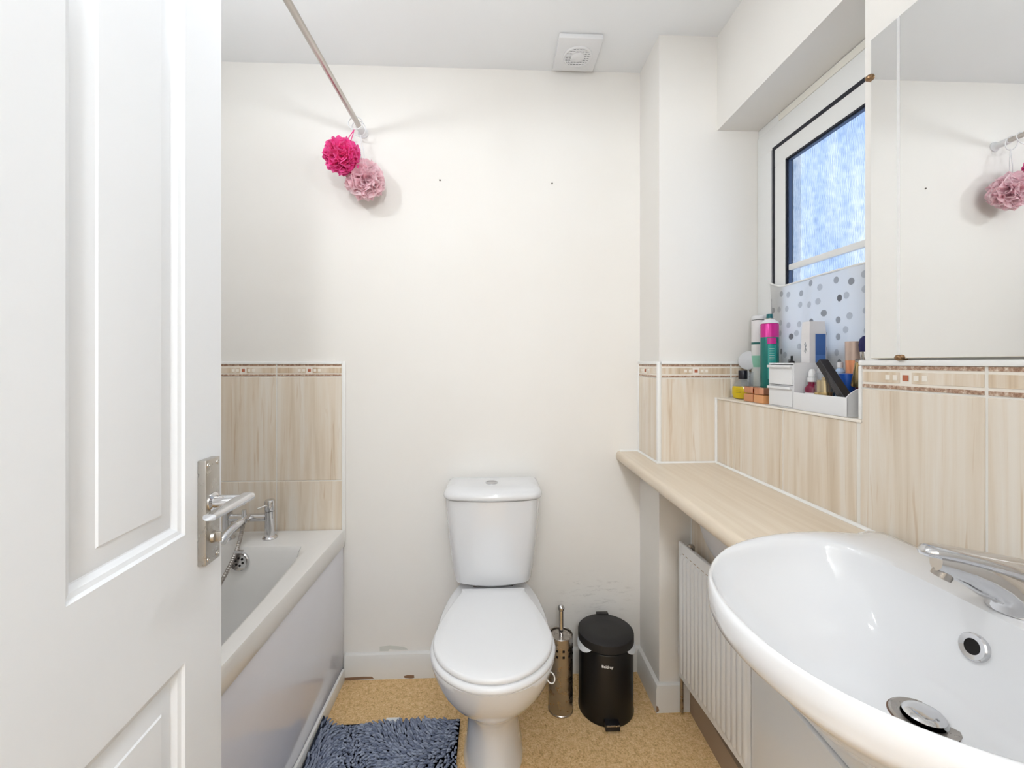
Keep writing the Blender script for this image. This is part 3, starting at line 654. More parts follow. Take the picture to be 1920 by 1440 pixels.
# shallow white plastic dish tucked upright behind the radiator
ds = MB(); pr = []
rings = []
for r_, d in [(1.0, 0.0), (1.0, 0.004), (0.93, 0.014), (0.75, 0.030), (0.45, 0.042), (0.15, 0.046)]:
    rings.append([Vector((0.6845 - 0.004 - d * 0.5, 1.275 + 0.150 * r_ * math.cos(a), 0.7085 + 0.1085 * r_ * math.sin(a))) for a in [2 * PI * k / 48 for k in range(48)]])
ds.loft(rings)
put(obj('plastic_dish', ds, pb('pale_grey_white_plastic', (226, 226, 230), 0.4), smooth=60), 'white round plastic dish standing between the radiator top and worktop', 'dish')

# ------------------------------------------------------------------ bath
bath = thing('bath_tub', (-0.92, 0.86, 0), 'white acrylic bath with flat side panel along the left wall', 'bath')
BX0, BX1, BY0, BY1, BZ = XLF + 0.007, -0.567, 0.012, YB - 0.0075, 0.568
def binner(ins, k=8):
    base = [(-0.700, 1.556), (-0.672, 1.549), (-0.655, 1.532), (-0.640, 1.40), (-0.622, 1.15), (-0.615, 0.86), (-0.622, 0.50), (-0.640, 0.25), (-0.665, 0.14), (-0.72, 0.10)]
    oth = [(-1.835 - x, y_) for x, y_ in base[::-1]]
    return base + oth
ip = [(p.x, p.y) for p in catmull([(x, y_, 0) for x, y_ in binner(0)], 6, True)]
bc_ = (-0.9175, 0.83)
ip = polar(ip, bc_, 96); op = polar([(BX0, BY0), (BX1, BY0), (BX1, BY1), (BX0, BY1)], bc_, 96)
def sc2(poly, fx, fy, c): return [(c[0] + (p[0] - c[0]) * fx, c[1] + (p[1] - c[1]) * fy) for p in poly]
# snap four outer samples to the true corners
for cx, cy in ((BX0, BY0), (BX1, BY0), (BX1, BY1), (BX0, BY1)):
    k = min(range(96), key=lambda i: (op[i][0] - cx) ** 2 + (op[i][1] - cy) ** 2); op[k] = (cx, cy)
rings = [z3(sc2(op, .992, .997, bc_), 0.506), z3(op, 0.509), z3(op, 0.560), z3(sc2(op, .993, .997, bc_), BZ), z3(mixp(op, ip, 0.85), BZ - 0.001), z3(ip, BZ - 0.004), z3(sc2(ip, .975, .99, bc_), BZ - 0.018),
         z3(sc2(ip, .93, .972, bc_), 0.42), z3(sc2(ip, .87, .95, bc_), 0.28), z3(sc2(ip, .80, .92, bc_), 0.21), z3(sc2(ip, .66, .86, bc_), 0.185), z3(sc2(ip, .2, .4, bc_), 0.178)]
obj('tub', MB().loft(rings, False, True), M_ACRYLIC, bath, smooth=50)
obj('side_panel', MB().box(BX1 - 0.018, BX1 - 0.006, BY0, BY1, 0.002, 0.508, 0.002), M_PANEL, bath)
obj('plinth_strip', MB().box(BX1 - 0.006, BX1 + 0.004, BY0, BY1 - 0.012, 0.0, 0.048, 0.003), M_TRIM, bath)
ofc = Vector((-0.873, 1.541, 0.520)); ofa = Vector((0, -1, 0.12)).normalized()
ov = obj('overflow_plate', MB().lathe([(0.031, -0.006), (0.031, 0.003), (0.028, 0.006), (0.022, 0.004), (0.0, 0.004)], ofc, 36, ofa), M_CHROME, bath)
side = Vector((1, 0, 0)); upv = ofa.cross(side).normalized() * -1
for k in range(6):
    a = 2 * PI * k / 6 + 0.3; c_ = ofc + side * 0.0125 * math.cos(a) + upv * 0.0125 * math.sin(a) + ofa * 0.0041
    obj('overflow_hole', MB().lathe([(0.0040, 0), (0.0040, 0.0006), (0.0, 0.0006)], c_, 12, ofa), M_DARKHOLE, ov)
obj('chain_stay', MB().box(ofc.x - 0.012, ofc.x + 0.018, ofc.y - 0.014, ofc.y - 0.004, ofc.z + 0.034, ofc.z + 0.043, 0.002), M_CHROME, bath)

btp = thing('bath_mixer_tap', (-0.88, 1.628, BZ), 'chrome bath mixer tap with shower hose on the bath end', 'tap')
PX = (-0.812, -0.962); py = 1.622
bz = 0.643
for x in PX:
    p_ = obj('pillar', MB().lathe([(0.025, 0), (0.025, 0.004), (0.021, 0.009), (0.0165, 0.012), (0.0165, 0.100), (0.0, 0.100)], (x, py, BZ - 0.0015), 28), M_CHROME, btp)
    c_ = MB(); c_.lathe([(0.0168, 0.102), (0.0172, 0.104), (0.0172, 0.136), (0.015, 0.1405), (0.0, 0.1405)], (x, py, BZ - 0.0015), 28); c_.cyl((x, py - 0.01, BZ + 0.124), (x - 0.026 if x == PX[0] else x + 0.02, py - 0.035, BZ + 0.118), 0.003)
    obj('tap_head', c_, M_CHROME, p_)
obj('crossbar', MB().cyl((PX[1] + 0.012, py, bz), (PX[0] - 0.012, py, bz), 0.0135), M_CHROME, btp)
xm = -0.887
sp = MB(); sp.tube(catmull([(xm, py, bz), (xm, py - 0.035, bz + 0.002), (xm - 0.012, py - 0.075, bz - 0.010), (xm - 0.022, py - 0.11, bz - 0.030), (xm - 0.024, py - 0.122, bz - 0.042)], 5), 0.0145, 18)
obj('spout', sp, M_CHROME, btp, smooth=50)
obj('diverter_knob', MB().lathe([(0.008, 0), (0.008, 0.012), (0.0075, 0.030), (0.0, 0.031)], (xm, py - 0.03, bz + 0.008), 18), M_CHROME, btp)
hs = MB(); pts = catmull([(xm + 0.006, py - 0.045, bz - 0.004), (xm + 0.008, py - 0.062, bz - 0.035), (xm + 0.005, py - 0.085, bz - 0.085), (xm - 0.012, py - 0.12, bz - 0.15), (xm - 0.045, py - 0.17, bz - 0.23), (xm - 0.085, py - 0.23, bz - 0.30), (xm - 0.12, py - 0.32, bz - 0.385), (xm - 0.10, py - 0.45, bz - 0.435)], 22)
hs.tube(pts, [0.0072 if i % 2 else 0.0060 for i in range(len(pts))], 10)
obj('shower_hose', hs, M_STEEL, btp, smooth=30)

# ------------------------------------------------------------------ toilet
wc = thing('toilet', (0, 1.40, 0), 'white close coupled toilet with closed lid against the back wall', 'toilet')
def egg(hw, yf, yb, ym, n=64, pw=2.0, pb_=2.6):
    pts = []
    for k in range(n):
        a = 2 * PI * k / n; s_, c_ = math.sin(a), math.cos(a)
        p_ = pw if c_ < 0 else pb_
        xx = hw * math.copysign(abs(s_) ** (2 / p_), s_); yy = ym + (yb - ym if c_ > 0 else ym - yf) * math.copysign(abs(c_) ** (2 / p_), c_)
        pts.append((xx - 0.002, yy))
    return pts
rows_ = [(0.0, .092, 1.225, 1.60, 1.37), (0.02, .089, 1.228, 1.60, 1.37), (0.06, .082, 1.236, 1.60, 1.37), (0.12, .079, 1.238, 1.60, 1.37), (0.175, .083, 1.225, 1.60, 1.36), (0.215, .096, 1.195, 1.605, 1.34), (0.25, .117, 1.155, 1.61, 1.30), (0.285, .137, 1.12, 1.62, 1.27), (0.32, .152, 1.092, 1.63, 1.25), (0.355, .163, 1.072, 1.64, 1.235), (0.385, .169, 1.058, 1.65, 1.225), (0.402, .171, 1.052, 1.66, 1.22), (0.408, .166, 1.058, 1.66, 1.22)]
pan_o = obj('pan', MB().loft([z3(egg(hw, yf, yb, ym), z_) for z_, hw, yf, yb, ym in rows_]), M_CERAMIC, wc, smooth=60)
seath = [(0.0, 1.040), (0.06, 1.051), (0.113, 1.085), (0.153, 1.136), (0.172, 1.20), (0.168, 1.27), (0.150, 1.35), (0.129, 1.42), (0.116, 1.455), (0.112, 1.480), (0.06, 1.486), (0.0, 1.487)]
sp_ = [(x, y_) for x, y_ in seath] + [(-x, y_) for x, y_ in seath[::-1] if x > 0]
sp_ = [(p.x - 0.002, p.y) for p in catmull([(x, y_, 0) for x, y_ in sp_], 6, True)]
cS = (-0.002, 1.25)
def insb(poly, d):   # move inwards by d
    n = len(poly); out = []
    for i in range(n):
        t_ = Vector((poly[(i + 1) % n][0] - poly[i - 1][0], poly[(i + 1) % n][1] - poly[i - 1][1])).normalized(); out.append((poly[i][0] - t_.y * d, poly[i][1] + t_.x * d))
    return out
sgnA = sum(sp_[i - 1][0] * sp_[i][1] - sp_[i][0] * sp_[i - 1][1] for i in range(len(sp_)))
if sgnA < 0: sp_ = sp_[::-1]
lidp = insb(sp_, 0.008)
obj('seat', MB().loft([z3(insb(sp_, .006), 0.4085), z3(insb(sp_, .001), 0.412), z3(sp_, 0.418), z3(insb(sp_, .002), 0.4245), z3(insb(sp_, .008), 0.428), z3(scaled(insb(sp_, .008), 0.85, cS), 0.429), z3(scaled(insb(sp_, .008), 0.4, cS), 0.429)]), M_PLASTW, wc, smooth=60)
obj('seat_lid', MB().loft([z3(insb(lidp, .004), 0.4295), z3(insb(lidp, .001), 0.431), z3(lidp, 0.436), z3(insb(lidp, .0015), 0.4415), z3(insb(lidp, .006), 0.4445), z3(scaled(insb(lidp, .006), 0.85, cS), 0.4465), z3(scaled(insb(lidp, .006), 0.6, cS), 0.4475), z3(scaled(insb(lidp, .006), 0.3, cS), 0.448), z3(scaled(insb(lidp, .006), 0.04, cS), 0.4481)]), M_PLASTW, wc, smooth=60)
for s_ in (-1, 1): obj('hinge', MB().cyl((s_ * 0.088 - 0.018, 1.494, 0.424), (s_ * 0.088 + 0.014, 1.494, 0.424), 0.009), M_PLASTW, wc)
def cring(hw, yf, bow, yb, z, n=14, r_=0.035):
    pts = []
    for k in range(n + 1):    # bowed front, left to right
        t = -1 + 2 * k / n; xx = hw * math.sin(t * PI / 2) ; e_ = abs(math.sin(t * PI / 2))
        pts.append(Vector((xx - 0.003, yf + bow * e_ ** 2.2 + 0.030 * max(0, (e_ - 0.86) / 0.14) ** 2, z)))
    pts += [Vector((hw * 0.985 - 0.003, yb, z)), Vector((0, yb, z)), Vector((-hw * 0.985 - 0.003, yb, z))]
    return pts
ybk = YB - 0.018
obj('cistern', MB().loft([cring(.118, 1.520, .03, ybk, .426), cring(.136, 1.508, .03, ybk, .436), cring(.143, 1.505, .03, ybk, .475), cring(.155, 1.500, .028, ybk, .58), cring(.163, 1.497, .026, ybk, .68), cring(.166, 1.496, .025, ybk, .727)]), M_CERAMIC, wc, smooth=45)
clid = obj('cistern_lid', MB().loft([cring(.164, 1.497, .026, ybk, .7285), cring(.171, 1.489, .026, ybk + .002, .731), cring(.1735, 1.486, .026, ybk + .004, .739), cring(.1725, 1.488, .027, ybk + .004, .749), cring(.167, 1.496, .029, ybk + .003, .758), cring(.156, 1.511, .03, ybk, .7645), cring(.13, 1.54, .03, ybk - .03, .767)]), M_CERAMIC, wc, smooth=60)
bt = obj('flush_button', MB().lathe([(0.0225, 0), (0.0225, 0.003), (0.020, 0.0045), (0.0, 0.0045)], (-0.008, 1.592, 0.7668), 28), M_CHROME, wc)
obj('button_split', MB().box(-0.026, 0.010, 1.591, 1.5925, 0.7712, 0.7717), M_DARKHOLE, bt, smooth=0)
obj('joint_gasket', MB().box(-0.075, 0.07, 1.555, 1.66, 0.405, 0.4265, 0.006), pb('grey_foam_gasket', (96, 86, 78), 0.9), wc)
m_ = MB(); m_.tube([(0.150 + 0.010 * math.cos(a), 1.150 - 0.006 * math.cos(a), 0.372 + 0.015 * math.sin(a)) for a in [2 * PI * k / 20 for k in range(20)]], 0.0016, 6, True)
obj('freshener_clip', m_, M_TRIM, wc)

# ------------------------------------------------------------------ toilet brush, bin
br = thing('toilet_brush', (0.232, 1.512, 0), 'brushed steel toilet brush holder with tall handle beside the toilet', 'toilet brush')
bx_, by_ = 0.232, 1.512
hb = obj('holder', MB().lathe([(0.041, 0.0), (0.0435, 0.002), (0.0435, 0.006), (0.042, 0.008), (0.042, 0.262), (0.0405, 0.264), (0.0385, 0.262), (0.0385, 0.255), (0.0, 0.255)], (bx_, by_, 0), 40), M_STEEL, br)
for k, a in enumerate([-2.52, -2.0, -1.48, -0.97, -0.45]):
    for z_ in (0.206, 0.226):
        c_ = Vector((bx_ + 0.0421 * math.cos(a), by_ + 0.0421 * math.sin(a), z_)); m_ = MB().box(-0.0006, 0.0006, -0.0038, 0.0038, -0.0038, 0.0038); m_.xform(Matrix.Translation(c_) @ Matrix.Rotation(a, 4, 'Z'))
        obj('square_hole', m_, M_DARKHOLE, hb, smooth=0)
obj('brush_lid', MB().lathe([(0.036, 0.252), (0.036, 0.258), (0.0, 0.258)], (bx_, by_, 0), 36), M_STEEL, br)
hn = obj('handle', MB().lathe([(0.0075, 0.255), (0.0075, 0.345), (0.0, 0.345)], (bx_ + 0.001, by_ - 0.004, 0), 18), M_CHROME, br)
obj('knob', MB().sphere((bx_ + 0.001, by_ - 0.004, 0.354), 0.0118, 20), M_CHROME, hn)

bn = thing('pedal_bin', (0.392, 1.520, 0), 'small black pedal bin with domed flat lid between toilet brush and boxed corner', 'bin')
cx, cy = 0.392, 1.520; RB_ = 0.094
obj('body', MB().lathe([(0.090, 0.0), (0.0955, 0.002), (0.0955, 0.010), (RB_, 0.014), (RB_, 0.232), (0.092, 0.236), (0.0, 0.236)], (cx, cy, 0), 56), M_BLACKENAMEL, bn)
obj('lid', MB().lathe([(0.0945, 0.240), (0.096, 0.241), (0.096, 0.264), (0.0952, 0.2675), (0.0925, 0.2695), (0.05, 0.2715), (0.0, 0.273)], (cx, cy, 0), 56), pb('black_textured_plastic', (30, 29, 30), 0.5), bn)
obj('hinge', MB().box(cx - 0.010, cx + 0.034, cy + 0.086, cy + 0.106, 0.235, 0.272, 0.003), M_BLACK, bn)
fx = -0.07
pd = MB(); pd.box(cx - 0.030, cx + 0.018, cy - 0.118, cy - 0.088, 0.008, 0.028, 0.003); pd.xform(Matrix.Translation((cx, cy, 0)) @ Matrix.Rotation(0.0, 4, 'Z') @ Matrix.Translation((-cx, -cy, 0)))
pdo = obj('pedal', pd, M_BLACK, bn)
obj('pedal_edge', MB().box(cx - 0.028, cx + 0.016, cy - 0.1195, cy - 0.116, 0.024, 0.0285, 0.001), M_STEEL, pdo)
m_ = MB(); m_.loft([[Vector((cx + 0.0948 * math.cos(a), cy + 0.0948 * math.sin(a), 0.238 - d)) for a, d in [(-0.72, 0.002), (-0.45, 0.014), (-0.25, 0.022), (-0.02, 0.012), (-0.02, 0.0), (-0.35, -0.004)]], [Vector((cx + 0.1 * math.cos(a), cy + 0.1 * math.sin(a), 0.239 - d)) for a, d in [(-0.72, 0.002), (-0.45, 0.014), (-0.25, 0.022), (-0.02, 0.012), (-0.02, 0.0), (-0.35, -0.016)]]])
obj('bin_liner', m_, M_MILKY, bn)
def liner(a0, a1, dz):
    m_ = MB(); r1 = []; n = 12
    for k in range(n + 1):
        a = a0 + (a1 - a0) * k / n; h_ = dz * math.sin(PI * k / n) ** 0.7
        r1.append((a, h_))
    A = [Vector((cx + 0.0952 * math.cos(a), cy + 0.0952 * math.sin(a), 0.2405)) for a, h_ in r1]; B_ = [Vector((cx + (0.0955 + 0.006 * h_ / dz) * math.cos(a), cy + (0.0955 + 0.006 * h_ / dz) * math.sin(a), 0.2405 - h_)) for a, h_ in r1]
    for i in range(n): m_.bm.faces.new([m_.bm.verts.new(p) for p in (A[i], A[i + 1], B_[i + 1], B_[i])])
    bmesh.ops.remove_doubles(m_.bm, verts=m_.bm.verts[:], dist=1e-5)
    bmesh.ops.solidify(m_.bm, geom=m_.bm.faces[:], thickness=0.0008); return m_
M_LINER = pb('white_bin_liner', (226, 230, 234), 0.4)
bpy.data.objects.remove(bpy.data.objects['bin_liner'])
obj('bin_liner', liner(-1.0, -0.15, 0.020), M_LINER, bn); obj('bin_liner', liner(2.95, 3.95, 0.020), M_LINER, bn)
def wrap_text(s_, size, c0, z_, rad_, a0, mat, parent, name='lettering'):
    cu = bpy.data.curves.new('t', 'FONT'); cu.body = s_; cu.size = size; cu.align_x = 'CENTER'; cu.extrude = 0.0004; cu.offset = size * 0.018
    to = bpy.data.objects.new('t', cu); C.objects.link(to); dg = bpy.context.evaluated_depsgraph_get()
    me = bpy.data.meshes.new_from_object(to.evaluated_get(dg)); bpy.data.objects.remove(to); bpy.data.curves.remove(cu)
    m_ = MB(); m_.bm.from_mesh(me); bpy.data.meshes.remove(me)
    for v in m_.bm.verts:
        a = a0 + v.co.x / rad_; r_ = rad_ + 0.0004 + v.co.z
        v.co = Vector((c0[0] + r_ * math.cos(a), c0[1] + r_ * math.sin(a), z_ + v.co.y))
    return obj(name, m_, mat, parent, smooth=0)
M_PRINTW = pb('white_print', (236, 236, 236), 0.5)
wrap_text('Beldray', 0.0125, (cx, cy), 0.196, RB_, -1.76, M_PRINTW, bn)

# ------------------------------------------------------------------ bath mat
mat_ = thing('bath_mat', (-0.33, 1.15, 0), 'slate blue shaggy chenille bath mat on the carpet beside the toilet', 'bath mat')
MXa, MXb, MYa, MYb = -0.559, -0.112, 0.80, 1.462
nx, ny = 28, 24; bmm = MB(); gr = []
def mat_z(x, y_):
    t = max(0.0, (-0.530 - x) / 0.025); lift = 0.032 * t * t * (0.6 + 0.4 * math.sin(y_ * 9))
    return 0.004 + lift
top = [[bmm.bm.verts.new((MXa + (MXb - MXa) * i / nx, MYa + (MYb - MYa) * j / ny + 0.010 * (i / nx), mat_z(MXa + (MXb - MXa) * i / nx, MYa + (MYb - MYa) * j / ny) + 0.006)) for i in range(nx + 1)] for j in range(ny + 1)]
for j in range(ny):
    for i in range(nx): bmm.bm.faces.new((top[j][i], top[j][i + 1], top[j + 1][i + 1], top[j + 1][i]))
bmesh.ops.solidify(bmm.bm, geom=bmm.bm.faces[:], thickness=0.007)
obj('backing', bmm, M_MATB, mat_)
verts = []; faces = []
def noodle(p, d, ln, r_):
    t = d.normalized(); u = t.orthogonal().normalized(); v_ = t.cross(u); b0 = len(verts)
    for k, (f, rr) in enumerate(((0, 0.8), (0.45, 1.0), (0.8, 0.95), (1.0, 0.35))):
        c_ = p + t * ln * f + Vector((0, 0, -0.006 * f * f))
        for q in range(5):
            a = 2 * PI * q / 5; verts.append(c_ + (u * math.cos(a) + v_ * math.sin(a)) * r_ * rr)
    for k in range(3):
        for q in range(5):
            a = b0 + k * 5 + q; b_ = b0 + k * 5 + (q + 1) % 5; faces.append((a, b_, b_ + 5, a + 5))
    faces.append(tuple(b0 + 15 + q for q in range(5)))
yy = MYa + 0.006
row = 0
while yy < MYb - 0.003:
    xx = MXa + 0.006 + (0.0045 if row % 2 else 0)
    while xx < MXb - 0.004:
        x_ = xx + random.uniform(-.0025, .0025); y_ = yy + random.uniform(-.0025, .0025)
        fa = 2.2 * math.sin(x_ * 9 + 1.3) + 1.6 * math.sin(y_ * 8 + x_ * 5) + random.uniform(-0.5, 0.5) - 1.2
        sk = MYa if False else 0
        d = Vector((math.cos(fa) * 0.75, math.sin(fa) * 0.75, 0.75))
        noodle(Vector((x_, y_ + 0.010 * (x_ - MXa) / (MXb - MXa), mat_z(x_, y_) + 0.006)), d, random.uniform(0.017, 0.024), random.uniform(0.0031, 0.0039))
        xx += 0.0088
    yy += 0.0082; row += 1
me = bpy.data.meshes.new('pile'); me.from_pydata(verts, [], faces); me.materials.append(M_PILE)
for p in me.polygons: p.use_smooth = True
po = bpy.data.objects.new('pile', me); C.objects.link(po); po.parent = mat_; po.location = (0.33, -1.15, 0); po['kind'] = 'stuff'
m_ = MB().box(-0.362, -0.318, 1.460, 1.494, 0.0035, 0.0047, 0.0004, 1); obj('care_label', m_, M_PRINTW, mat_)
put(po, 'short chenille tufts of the mat')

# ------------------------------------------------------------------ curtain rod, rings, puffs
RX, RZ = -0.500, 2.082
rod = thing('shower_rod', (RX, YB, RZ), 'dull steel shower curtain rod running from the back wall over the bath', 'curtain rod')
obj('tube', MB().cyl((RX, YB - 0.05, RZ), (RX, 0.002, RZ), 0.0095, n=24), M_RODM, rod)
obj('end_socket', MB().lathe([(0.020, 0), (0.020, 0.004), (0.015, 0.008), (0.0125, 0.014), (0.0125, 0.052), (0.011, 0.054), (0.0, 0.054)], (RX, YB - 0.0003, RZ), 28, (0, -1, 0)), M_PLASTW, rod)
def ring_thing(y_, label, tilt):
    t = thing('curtain_ring', (RX, y_, RZ - 0.012), label, 'ring', group=None)
    m_ = MB(); rc = Vector((RX + 0.001, y_, RZ - 0.0135))
    m_.tube([rc + Vector((0.0255 * math.sin(a), 0.012 * tilt * math.cos(a), 0.0255 * math.cos(a))) for a in [2 * PI * k / 32 for k in range(32)]], 0.0018, 8, True)
    obj('loop', m_, M_PLASTW, t)
ring_thing(1.600, 'white plastic curtain ring on the rod holding the hot pink puff', 0.5)
ring_thing(1.638, 'white plastic curtain ring near the wall holding the pale pink puff', -0.4)
def puff(name, c, r_, mat, label, seed, stringtop, smat):
    rnd = random.Random(seed); t = thing(name, (c[0], c[1], c[2]), label, 'bath puff')
    vs, fs = [], []
    for s_ in range(22):
        z_ = Vector((rnd.gauss(0, 1), rnd.gauss(0, 1), rnd.gauss(0, 1))).normalized(); u = z_.orthogonal().normalized(); v_ = z_.cross(u)
        k1 = rnd.choice((5, 6, 7, 9)); ph = rnd.uniform(0, 6); off = rnd.uniform(-0.35, 0.35) * r_; R_ = math.sqrt(max(0.2, 1 - (off / r_) ** 2)) * r_ * rnd.uniform(0.92, 1.04)
        nS, nR = 120, 6; b0 = len(vs)
        for j in range(nR):
            f = j / (nR - 1); rad_ = R_ * (0.25 + 0.75 * f); amp = 0.24 * r_ * f
            for i in range(nS):
                a = 2 * PI * i / nS; w_ = amp * math.sin(k1 * a + ph + 0.9 * f) + 0.3 * amp * math.sin((k1 * 2 + 1) * a + ph * 2)
                rr = rad_ * (1 + 0.05 * f * math.sin(k1 * 1.5 * a + ph))
                vs.append(Vector(c) + (u * math.cos(a) + v_ * math.sin(a)) * rr + z_ * (w_ + off))
        for j in range(nR - 1):
            for i in range(nS):
                a_ = b0 + j * nS + i; b_ = b0 + j * nS + (i + 1) % nS; fs.append((a_, b_, b_ + nS, a_ + nS))
    vs = [v - Vector(c) for v in vs]
    for v in vs:
        if v.y + c[1] > YB - 0.003: v.y = YB - 0.003 - c[1]
    me = bpy.data.meshes.new('netting'); me.from_pydata(vs, [], fs); me.materials.append(mat)
    for p in me.polygons: p.use_smooth = True
    o = bpy.data.objects.new('netting', me); C.objects.link(o); o.parent = t
    top = Vector(stringtop); cc = Vector(c)
    m_ = MB(); m_.tube(catmull([top, (top + cc) / 2 + Vector((0.006, 0, 0)), cc], 6), 0.0016, 6); m_.tube(catmull([top, (top + cc) / 2 + Vector((-0.006, 0, 0.004)), cc], 6), 0.0016, 6)
    obj('cord', m_, smat, t)
puff('bath_puff', (-0.530, 1.555, 1.927), 0.060, M_HOT, 'hot pink ruffled net bath puff hanging at the rod end', 3, (RX - 0.004, 1.600, RZ - 0.038), M_HOT)
puff('bath_puff', (-0.468, 1.612, 1.868), 0.066, M_PALE, 'pale pink ruffled net bath puff hanging below the hot pink one', 8, (RX + 0.008, 1.636, RZ - 0.038), M_PLASTW)

# wall screws left in the plaster
for (x, z_), lb in (((-0.208, 1.908), 'small screw left in the back wall nearer the pink puffs'), ((0.227, 1.903), 'small screw left in the back wall below the ceiling fan')):
    o = obj('wall_screw', MB().lathe([(0.0034, 0), (0.0034, 0.002), (0.002, 0.004), (0.0, 0.004)], (x, YB, z_), 14, (0, -1, 0)), pb('dark_screw', (110, 104, 98), 0.4, 0.8))
    put(o, lb, 'screw')

# ------------------------------------------------------------------ extractor fan
fan = thing('extractor_fan', (0.302, 1.585, ZC), 'square white extractor fan with round grille on the ceiling', 'extractor fan')
obj('cover', MB().box(0.225, 0.380, 1.500, 1.672, ZC - 0.018, ZC - 0.001, 0.004), M_PLASTW, fan)
gz = ZC - 0.0185; fc = (0.306, 1.590)
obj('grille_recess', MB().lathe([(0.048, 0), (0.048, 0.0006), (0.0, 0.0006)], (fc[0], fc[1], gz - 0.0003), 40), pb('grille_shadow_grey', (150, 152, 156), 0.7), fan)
for k in range(9):
    yy_ = fc[1] - 0.044 + 0.011 * k; hw = math.sqrt(max(0.0, 0.050 ** 2 - (yy_ - fc[1]) ** 2))
    if hw > 0.008: obj('grille_slat', MB().box(fc[0] - hw, fc[0] + hw, yy_ - 0.0032, yy_ + 0.0032, gz - 0.0032, gz - 0.0002, 0.0008, 1), M_PLASTW, fan)
for k in range(9):
    xx_ = fc[0] - 0.044 + 0.011 * k; hw = math.sqrt(max(0.0, 0.050 ** 2 - (xx_ - fc[0]) ** 2))
    if hw > 0.008: obj('grille_bar', MB().box(xx_ - 0.0018, xx_ + 0.0018, fc[1] - hw, fc[1] + hw, gz - 0.0026, gz - 0.0002, 0.0004, 1), M_PLASTW, fan)
obj('grille_rim', MB().lathe([(0.047, 0), (0.047, -0.004), (0.050, -0.005), (0.053, -0.003), (0.054, 0)], (fc[0], fc[1], gz + 0.0004), 40, cap0=False, cap1=False), M_PLASTW, fan)
obj('centre_cap', MB().lathe([(0.025, 0), (0.025, -0.004), (0.022, -0.006), (0.0, -0.006)], (fc[0], fc[1], gz), 32), M_PLASTW, fan)
# unseen lamp holders; all but the middle one added as fill for the room
for p, lb in zip(UNSEEN_LAMPS, ('added fill lamp on a long flex above the basin side of the doorway', 'short white lamp holder in the middle of the ceiling', 'added fill lamp holder above the bath')):
    sb = thing('unseen_pendant', (p[0], p[1], ZC), lb, 'lamp')
    obj('ceiling_rose', MB().lathe([(0.045, 0), (0.04, -0.012), (0.008, -0.02), (0.0, -0.02)], (p[0], p[1], ZC), 24), M_PLASTW, sb)
    obj('lamp_holder', MB().lathe([(0.006, 0.065), (0.016, 0.055), (0.017, 0.02), (0.0, 0.02)], p, 20), M_PLASTW, sb)
    obj('flex', MB().cyl((p[0], p[1], p[2] + 0.06), (p[0], p[1], ZC - 0.01), 0.004), M_PLASTW, sb)
hp = thing('unseen_pendant', (HALL_FILL[0], HALL_FILL[1], ZC), 'added fill lamp holder hanging in the hall outside the bathroom doorway', 'lamp')
obj('ceiling_rose', MB().lathe([(0.045, 0), (0.04, -0.02), (0.008, -0.03), (0.0, -0.03)], (HALL_FILL[0], HALL_FILL[1], ZC), 24), M_PLASTW, hp)
obj('flex', MB().cyl((HALL_FILL[0], HALL_FILL[1], HALL_FILL[2] + 0.16), (HALL_FILL[0], HALL_FILL[1], ZC - 0.02), 0.004), M_PLASTW, hp)
obj('lamp_holder', MB().lathe([(0.018, 0.11), (0.018, 0.15), (0.008, 0.17), (0.0, 0.17)], HALL_FILL, 20), M_PLASTW, hp)

# ------------------------------------------------------------------ half curtain
def ctop(u): k = min(1.0, u / 0.14); return 1.465 - 0.023 * (1 - (1 - k) ** 2) + 0.006 * u
cu = thing('half_curtain', (0.905, 1.2, 1.27), 'white cotton half curtain with grey dots across the lower window', 'curtain')
m_ = MB(); nU, nV = 60, 30; g_ = []
for j in range(nV + 1):
    row_ = []
    for i in range(nU + 1):
        u = i / nU; v = j / nV; yv = 1.402 - (1.402 - 0.905) * u
        zt = ctop(u) ; zb = 1.090
        if u < 0.06: zt -= 0.0
        yv -= 0.030 * v * (1 - u) * (1.0 if v < 0.5 else 1.0)
        z_ = zt + (zb - zt) * v; x_ = 0.906 + 0.006 * math.sin(u * 26 + 2.0 * v) * (0.3 + 0.7 * v) + 0.004 * math.sin(u * 9 + 4 * v)
        row_.append(m_.bm.verts.new((x_, yv, z_)))
    g_.append(row_)
for j in range(nV):
    for i in range(nU): m_.bm.faces.new((g_[j][i], g_[j][i + 1], g_[j + 1][i + 1], g_[j + 1][i]))
bmesh.ops.solidify(m_.bm, geom=m_.bm.faces[:], thickness=0.0008)
obj('cloth', m_, M_DOTS, cu, smooth=80)
m_ = MB(); m_.tube([(0.906 + 0.004 * math.sin(u / 30 * 9), 1.402 - 0.497 * u / 30, ctop(u / 30) + 0.002) for u in range(31)], 0.003, 8)
obj('top_hem', m_, pb('white_hem', (244, 243, 240), 0.8), cu)

# ------------------------------------------------------------------ toiletries on the sill
def bottle(name, loc, parts, label, cat, rot=None):
    t = thing(name, loc, label, cat, rot=rot)
    made = []
    for pn, prof, mat, *lb in parts:
        o = obj(pn, MB().lathe(prof, (0, 0, 0), 32), mat, t, local=True)
        made.append(o)
    return t, made
zs_ = ZS + 0.0008
